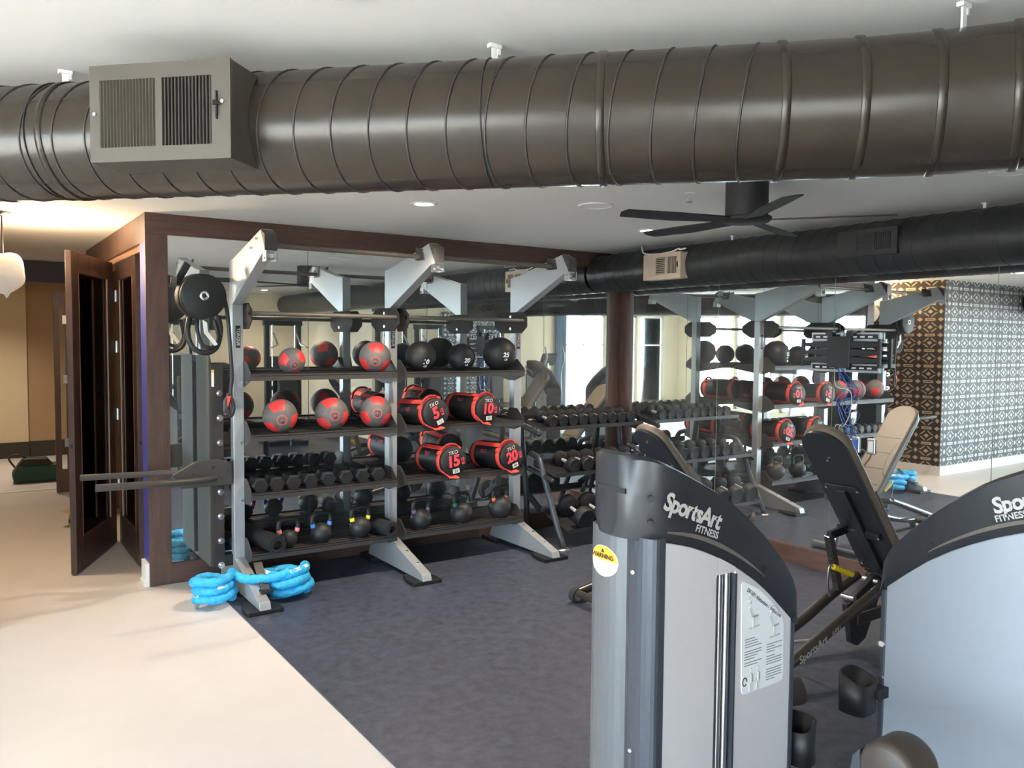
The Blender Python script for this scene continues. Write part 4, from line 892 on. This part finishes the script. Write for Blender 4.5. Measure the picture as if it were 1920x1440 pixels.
# ================================================================== SELECTORISED MACHINES
TOPC = [(-.06, 1.500), (.0, 1.497), (.174, 1.419), (.317, 1.341), (.497, 1.195), (.621, 1.047), (.640, .902)]
BOTC = [(-.06, 1.262), (.0, 1.253), (.154, 1.213), (.318, 1.140), (.470, 1.044), (.620, .914), (.640, .898)]
def catmull(tab, x):
    P = smooth_path([(a, 0, b) for a, b in tab], 8); return arc2([(p.x, p.z) for p in P], x)
TK = .28
def machine(loc, rz, lab, seat_side, full):
    t = thing('strength_machine', lab, 'gym machine', loc, rz, 'grey strength machines')
    # hood: lofted shell, rounded in plan at the tall end
    xs = [-.055, -.052, -.045, -.03, -.01, .02, .06, .1, .15, .2, .25, .3, .35, .4, .45, .5, .54, .58, .61, .63, .64]
    vs = []; yc = TK / 2; hw0 = TK / 2 + .016
    for x in xs:
        rr = .13; hw = hw0
        if x < -.055 + rr: hw = hw0 - rr * (1 - math.sqrt(max(0, 1 - ((-.055 + rr - x) / rr) ** 2)))
        zt, zb = catmull(TOPC, x), catmull(BOTC, x)
        if zt - zb < .01: zt = zb + .01
        ch = min(.05, (zt - zb) * .3); cr = .012
        vs += [(x, yc - hw + .020, zb), (x, yc - hw, zb + ch), (x, yc - hw, zt - .006), (x, yc - hw * .75, zt + cr * .6), (x, yc + hw * .75, zt + cr * .6), (x, yc + hw, zt - .006), (x, yc + hw, zb + ch), (x, yc + hw - .020, zb)]
    m_ = 8; fs = []
    for i in range(len(xs) - 1):
        for k in range(m_): fs.append((i * m_ + k, i * m_ + (k + 1) % m_, (i + 1) * m_ + (k + 1) % m_, (i + 1) * m_ + k))
    hood = MB().add(vs, fs, True); hood.add(vs[:m_], [tuple(range(m_))]); hood.add(vs[-m_:], [tuple(range(m_))])
    ho = part('hood', hood, 'hood', t, 0, False); e = ho.modifiers.new('es', 'EDGE_SPLIT'); e.split_angle = .62
    part('hood_groove', MB().bb(-.056, -.05, yc - .06, yc + .06, 1.395, 1.41), 'black', ho, 0, False)
    for side in (0, 1):
        y = (-.016 - .0012) if side == 0 else (TK + .016 + .0012); rgt = Vector((1, 0, -.38)) if side == 0 else Vector((-1, 0, .38)); uu = Vector((.38, 0, 1)) if side == 0 else Vector((.38, 0, 1))
        tx = MB(); text_flat(tx, 'SportsArt', .072, (.130, y, 1.338), rgt, uu, bold=.035, shear=.08, spacing=.88)
        part('logo', tx, 'inkgrey', ho, 0, False)
        tx = MB(); text_flat(tx, 'FITNESS', .030, (.190, y, 1.271), rgt, uu, bold=.025); part('logo', tx, 'inkgrey', ho, 0, False)
        lip = MB(); q = []
        for x in [.02 + .02 * i for i in range(23)]:
            b = catmull(BOTC, x) + .040; h_ = .011 * math.sin(PI * min(1, max(.05, (x - .0) / .47))); yy = y + (-.004 if side == 0 else .004)
            q += [(x, yy, b), (x, y, b + h_ + .004)]
        lip.add(q, [(2 * i, 2 * i + 1, 2 * i + 3, 2 * i + 2) for i in range(22)], True); part('hood_lip_lit', lip, 'hoodlip_lit', ho, 0, False)
        part('screw', MB().cyl((.455, y, 1.12), (.455, y + (-.003 if side == 0 else .003), 1.12), .010, n=12), 'black', ho, 0, False)
    for z in (1.39, 1.32): part('screw_hole', MB().cyl((-.018, .012, z), (-.03, -.002, z), .0095, n=12), 'dark', ho, 0, False)
    # body
    def panel(y0, y1, m, slot):
        def pan(x0, x1, z0):
            n_ = 8; pts = [(x0, z0), (x1, z0)] + [(x1 - (x1 - x0) * i / n_, catmull(BOTC, x1 - (x1 - x0) * i / n_) + .01) for i in range(n_ + 1)]
            return MB().prism(pts, 'y', y0, y1)
        if slot:
            part('side_panel', pan(.012, .256, .05), m, t, .004, False); part('side_panel', pan(.338, .622, .05), m, t, .004, False); part('side_panel', pan(.256, .338, 1.125), m, t, 0, False)
        else: part('side_panel', pan(.012, .622, .05), m, t, .004, False)
    panel(-.004, .010, 'machsilver', True); panel(TK - .010, TK + .004, 'machpanel', False)
    part('inner_box', MB().bb(.03, .60, .040, TK - .015, .05, .90).bb(.20, .345, .040, TK - .02, .9, 1.10), 'dark', t, 0, False)
    if True:
        for x in (.285, .318): part('guide_rod', MB().cyl((x, .016, .06), (x, .016, 1.12), .0125, n=12), 'chrome', t, 0, False)
        part('slot_edge', MB().bb(.250, .258, -.006, .03, .05, 1.118).bb(.336, .344, -.006, .03, .05, 1.118), 'machblue', t, 0, False)
        pk = MB()
        for q in range(10): pk.bb(.262, .332, .030, .038, .12 + q * .045, .16 + q * .045)
        part('weight_stack', pk, 'black', t, 0, False)
    def rpost(y0, y1, m, nm):
        pts = [(.03, y0), (.03, y1)]
        for a in [PI / 2 + PI * k / 10 for k in range(11)]: pts.append((.005 + .03 * math.cos(a), (y0 + y1) / 2 + (y1 - y0) / 2 * math.sin(a)))
        part(nm, MB().prism(pts, 'z', .05, 1.27), m, t, .002, False)
    rpost(-.006, .112, 'machblue', 'corner_post'); rpost(.118, TK + .006, 'machpost', 'corner_post')
    part('edge_strip', MB().bb(.620, .642, -.006, TK + .006, .05, .91), 'machblue', t, .004, False)
    for z in (.70, .57): part('edge_bolt', MB().cyl((.631, TK + .006, z), (.631, TK + .014, z), .012, n=6), 'chrome', t, 0, False)
    for z in (1.16, .62): part('post_screw', MB().cyl((-.022, .075, z), (-.027, .073, z), .006, n=10), 'steel', t, 0, False)
    part('base_frame', MB().bb(-.02, .64, 0.006, TK, .006, .055), 'hood', t, .006, False)
    return t
ma = machine((1.656, 1.67, 0), 0, 'grey leg machine with instruction placard, its tall hood end at left', 0, True)
# instruction placard, sticker
def wpt(x, z, y=-.0055): return (x, y, z)
def outline_round(pts, r, n=5):
    out = []
    m_ = len(pts)
    for i in range(m_):
        p, a, b = Vector(pts[i]), Vector(pts[i - 1]), Vector(pts[(i + 1) % m_]); u, v = (a - p).normalized(), (b - p).normalized()
        for k in range(n + 1): s = k / n; out.append(tuple((p + u * r * (1 - s) ** 2 + v * r * s ** 2)))
    return out
PO = outline_round([(.377, .718), (.584, .722), (.580, .925), (.530, .985), (.45, 1.052), (.365, 1.092)], .022)
pl = part('placard', MB().prism(PO, 'y', -.0065, -.0042), 'placard', ma, 0, False)
tx = MB(); text_flat(tx, 'DF-202 Abduction / Adduction', .0165, (.478, -.0069, 1.000), (1, 0, -.69), (.69, 0, 1), bold=.03); part('placard_title', tx, 'machblue', pl, 0, False)
ln = MB(); rnd = random.Random(9)
def para(x0, x1, z, n_):
    for i in range(n_): ln.bb(x0, x1 - rnd.choice((0, 0, .02, .035)), -.0069, -.0066, z - i * .0085, z - i * .0085 + .0028)
para(.386, .470, .895, 4); para(.386, .470, .855, 4); para(.386, .470, .818, 2); para(.494, .572, .858, 4); para(.494, .572, .818, 4); para(.494, .572, .775, 5)
part('placard_text', ln, 'inkdim', pl, 0, False)
fg = MB()
def stick(x, z, s, mbx):   # small printed figure on the machine
    mbx.tube([(x - .020 * s, -.0069, z + .045 * s), (x - .005 * s, -.0069, z + .01 * s), (x + .022 * s, -.0069, z + .012 * s)], .004 * s, 4); mbx.tube([(x - .022 * s, -.0069, z + .058 * s), (x - .018 * s, -.0069, z + .066 * s)], .006 * s, 5)
    mbx.tube([(x + .025 * s * math.cos(a) - .01 * s, -.0069, z + .05 * s + .03 * s * math.sin(a)) for a in (0, .5, 1.0, 1.5, 2.0, 2.6)], .0012 * s, 4); mbx.tube([(x, -.0069, z - .025 * s), (x, -.0069, z + .008 * s)], .003 * s, 4); mbx.tube([(x - .02 * s, -.0069, z - .025 * s), (x + .03 * s, -.0069, z - .022 * s)], .002 * s, 4)
stick(.425, .955, 1, fg); stick(.530, .905, 1, fg)
for x in (.418, .452):
    z = .755; fg.tube([(x, -.0069, z + .028), (x, -.0069, z - .002)], .006, 5).tube([(x, -.0069, z + .036), (x, -.0069, z + .044)], .004, 5).tube([(x - .004, -.0069, z - .002), (x - .005, -.0069, z - .03)], .0032, 4).tube([(x + .004, -.0069, z - .002), (x + .005, -.0069, z - .03)], .0032, 4).tube([(x - .008, -.0069, z + .025), (x - .011, -.0069, z + .0)], .002, 4).tube([(x + .008, -.0069, z + .025), (x + .011, -.0069, z + .0)], .002, 4)
part('placard_figures', fg, 'inkgrey', pl, 0, False)
part('placard_highlight', MB().bb(.444, .460, -.0078, -.0072, .745, .762), 'inkgreen', pl, 0, False)
ringm = MB().tube([(.390 + .010 * math.cos(a), -.0069, .760 + .013 * math.sin(a)) for a in [2 * PI * i / 16 for i in range(15)]], .0022, 4); part('placard_symbol', ringm, 'inkblack', pl, 0, False)
stk = thing('warning_sticker', '', 'sticker')    # replaced below by a part
bpy.data.objects.remove(stk)
def sticker_pt(a, w_, h_):  # oval wrapped on the silver corner post
    y = .205 + w_ * math.cos(a); z = 1.165 + h_ * math.sin(a); s = (y - .202) / .084
    return (.005 - .030 * math.sqrt(max(0, 1 - s * s)) - .0016, y, z)
def oval(lo, hi, sc=1.0):
    N_ = 28; v = []
    row_ = []
    for i in range(N_ + 1):
        u = -1 + 2 * i / N_; hh = math.sqrt(max(0, 1 - u * u)); y = .205 + .062 * sc * u; s = (y - .202) / .086; x = .005 - .030 * math.sqrt(max(0, 1 - s * s)) - .0018
        v += [(x, y, 1.165 + .048 * sc * max(lo, -hh)if lo > -1 else 1.165 - .048 * sc * hh), (x, y, 1.165 + (.048 * sc * hh if hi >= 1 else .048 * sc * min(hi, hh)))]
    return MB().add(v, [(2 * i, 2 * i + 1, 2 * i + 3, 2 * i + 2) for i in range(N_)])
st = part('warning_sticker', oval(-2, 2), 'inkwhite', ma, 0, False)
v = []; N_ = 24
for i in range(N_ + 1):
    u = -.97 + 1.94 * i / N_; hh = math.sqrt(1 - u * u); y = .205 + .060 * u; s = (y - .202) / .086; x = .005 - .030 * math.sqrt(max(0, 1 - s * s)) - .0026
    v += [(x, y, 1.165 + .046 * min(.05, hh)), (x, y, 1.165 + .046 * hh)]
part('sticker_field', MB().add(v, [(2 * i, 2 * i + 1, 2 * i + 3, 2 * i + 2) for i in range(N_)]), 'stickorange', st, 0, False)
tx = MB(); text_flat(tx, 'WARNING', .020, (-.0295, .205, 1.180), (0, -1, 0), (0, 0, 1), bold=.03); tx.add([(-.0295, .205 + .008, 1.192), (-.0295, .205 - .008, 1.192), (-.0295, .205, 1.205)], [(0, 1, 2)]); part('sticker_text', tx, 'inkblack', st, 0, False)
# seat group of the first machine (behind its tower)
part('seat', MB().box((1.0, .70, .50), (.42, .42, .09)), 'leatherdark', ma, .03, False); part('seat_back', MB().box((1.0, .93, .72), (.36, .09, .40), Matrix.Rotation(-.2, 3, 'X')), 'leatherdark', ma, .03, False)
part('seat_beam', MB().beam((.5, .28, .09), (1.0, .75, .09), .08, .09).cyl((1.0, .72, .05), (1.0, .72, .46), .04), 'hood', ma, .006, False)
part('leg_pad', MB().cyl((1.24, .56, .30), (1.38, .50, .31), .062, n=20), 'leatherdark', ma, .02, False)
part('leg_pad_arm', MB().tube([(1.0, .66, .12), (1.18, .60, .2), (1.26, .55, .29)], .022, 10), 'hood', ma, 0, False)
def cup(par, cx, cy, z0, z1, w_, d_, rz):
    M = Matrix.Translation((cx, cy, 0)) @ Matrix.Rotation(rz, 4, 'Z'); N_ = 20; th = .006
    vs = []
    for z in (z0, z1):
        for sc in (1, .88):
            for i in range(N_):
                a = 2 * PI * i / N_; ca, sa = math.cos(a), math.sin(a); p = 4
                rx = (abs(ca) ** p + abs(sa) ** p) ** (-1 / p); zz = z + (.02 * math.cos(a) if z == z1 else 0)
                vs.append(M @ Vector((w_ / 2 * sc * rx * ca, d_ / 2 * sc * rx * sa, zz)))
    fs = []
    for i in range(N_):
        j = (i + 1) % N_
        fs += [(i, j, 2 * N_ + j, 2 * N_ + i), (N_ + i, 3 * N_ + i, 3 * N_ + j, N_ + j), (2 * N_ + i, 2 * N_ + j, 3 * N_ + j, 3 * N_ + i)]
    fs.append(tuple(range(N_)))
    return part('bottle_holder', MB().add(vs, fs, True), 'black', par, 0, False)
cup(ma, .715, .035, .395, .53, .095, .13, .2)
mb_ = machine((3.17, 1.07, 0), PI / 2, 'grey machine cut by the right edge, plain panel with its hood rising to the right', 0, False)
cup(mb_, .665, .385, .455, .585, .11, .13, .1)
part('holder_bracket', MB().bb(.60, .66, .28, .34, .50, .54), 'black', mb_, .003, False)
part('seat', MB().box((.30, -.42, .50), (.42, .42, .09)), 'leatherdark', mb_, .03, False); part('seat_beam', MB().beam((.3, .0, .09), (.3, -.5, .09), .08, .09).cyl((.3, -.42, .05), (.3, -.42, .46), .04), 'hood', mb_, .006, False)
# arm with a brown pad in front of the plain panel
part('pad_arm', MB().tube([(.22, .29, .30), (.22, .60, .36), (.22, .86, .56)], .024, 12), 'hood', mb_, 0, False)
part('arm_pad', MB().lathe([(.0001, 0), (.070, 0), (.084, .008), (.090, .025), (.090, .125), (.084, .142), (.070, .15), (.0001, .15)], Matrix.Translation((.21, .965, .585)) @ Matrix.Rotation(PI / 2, 4, 'X'), 32), 'leatherdark', mb_, 0, False)
part('pad_cap', MB().prism([(.295, .50), (.335, .52), (.325, .59), (.300, .62)], 'y', .83, .95), 'machblue', mb_, .004, False)

# ================================================================== ROOM BEHIND THE VIEWPOINT (seen in the mirrors)
t = thing('elliptical_trainer', 'grey elliptical trainer by the cream wall, seen in the mirror', 'elliptical', (-.1, -2.2, 0))
EX, EY = -.1, -2.2
part('base_frame', MB().bb(EX - .25, EX + .25, EY - .75, EY + .75, .02, .10), 'machsilver', t, .02)
part('shroud', MB().prism([(EY - .75, .1), (EY - .2, .1), (EY - .25, .75), (EY - .45, 1.15), (EY - .70, 1.2)], 'x', EX - .16, EX + .16), 'machblue', t, .04)
part('console', MB().box((EX, EY - .42, 1.42), (.42, .08, .30), Matrix.Rotation(-.5, 3, 'X')), 'black', t, .02); part('mast', MB().cyl((EX, EY - .5, 1.1), (EX, EY - .45, 1.40), .04), 'machsilver', t)
for s in (-1, 1):
    part('arm_lever', MB().tube(smooth_path([(EX + s * .27, EY - .25, .45), (EX + s * .28, EY - .3, 1.1), (EX + s * .26, EY - .15, 1.45), (EX + s * .25, EY - .22, 1.72)]), .022, 10), 'silver', t)
    part('pedal', MB().box((EX + s * .16, EY + .25, .28 + s * .04), (.16, .40, .05)), 'black', t, .01); part('pedal_rail', MB().beam((EX + s * .2, EY - .3, .35), (EX + s * .2, EY + .7, .16), .04, .05), 'silver', t)
def cable_tower(x, y, lab):
    t = thing('cable_tower', lab, 'gym machine', (x, y, 0))
    part('base', MB().bb(x - .35, x + .35, y - .3, y + .3, .006, .08), 'hood', t, .01)
    for s in (-1, 1): part('column', MB().bb(x + s * .28 - .04, x + s * .28 + .04, y - .05, y + .05, .08, 2.15), 'hood', t, .01)
    part('top_beam', MB().bb(x - .34, x + .34, y - .06, y + .06, 2.08, 2.18), 'hood', t, .01)
    part('shroud', MB().bb(x - .22, x + .22, y - .08, y + .02, .1, 1.55), 'machblue', t, .02)
    for s in (-1, 1):
        part('guide_rod', MB().cyl((x + s * .2, y + .05, .1), (x + s * .2, y + .05, 2.1), .012), 'chrome', t); part('pulley', MB().cyl((x + s * .2 - .012, y + .1, 1.0), (x + s * .2 + .012, y + .1, 1.0), .05, n=20), 'black', t)
        part('pull_handle', MB().tube([(x + s * .2, y + .12, 1.95), (x + s * .2, y + .35, 1.75), (x + s * .32, y + .4, 1.7)], .016), 'chrome', t)
    part('seat', MB().box((x, y + .45, .5), (.4, .4, .08)), 'leatherdark', t, .03); part('seat_post', MB().cyl((x, y + .45, .02), (x, y + .45, .46), .04), 'hood', t); part('seat_back', MB().box((x, y + .25, .9), (.35, .08, .6)), 'leatherdark', t, .03)
cable_tower(3.3, -2.3, 'dark multi-gym tower with chrome rods near the rear wall'); cable_tower(4.7, -1.2, 'dark multi-gym tower with chrome rods by the right wall behind the viewpoint')
cable_tower(2.0, -1.9, 'dark multi-gym tower in front of the patterned rear wall panel')
t = thing('treadmill', 'black treadmill standing before the left windows, seen in the mirrors', 'treadmill', (-2.6, 1.5, 0))
part('deck', MB().bb(-3.4, -1.8, 1.15, 1.85, .02, .20), 'hood', t, .02); part('belt', MB().bb(-3.3, -1.95, 1.27, 1.73, .20, .206), 'black', t)
for y in (1.2, 1.8): part('upright', MB().beam((-3.3, y, .2), (-3.45, y, 1.25), .06, .08), 'machsilver', t); part('handrail', MB().cyl((-3.45, y, 1.0), (-2.8, y, .98), .02), 'hood', t)
part('console', MB().box((-3.45, 1.5, 1.32), (.10, .70, .28), Matrix.Rotation(-.3, 3, 'Y')), 'black', t, .02)
for q in range(2):
    x = 4.2
# curtain strip beside the rear window
cu = MB(); N_ = 40; v = []
for i in range(N_ + 1):
    x = -1.05 + .35 * i / N_; y = YREAR + .05 + .025 * math.sin(i * 1.3); v += [(x, y, .05), (x, y, 2.5)]
cu.add(v, [(2 * i, 2 * i + 1, 2 * i + 3, 2 * i + 2) for i in range(N_)], True)
one('window_curtain', cu, 'curtain', 'narrow grey blue curtain hanging beside the rear window', 'curtain')
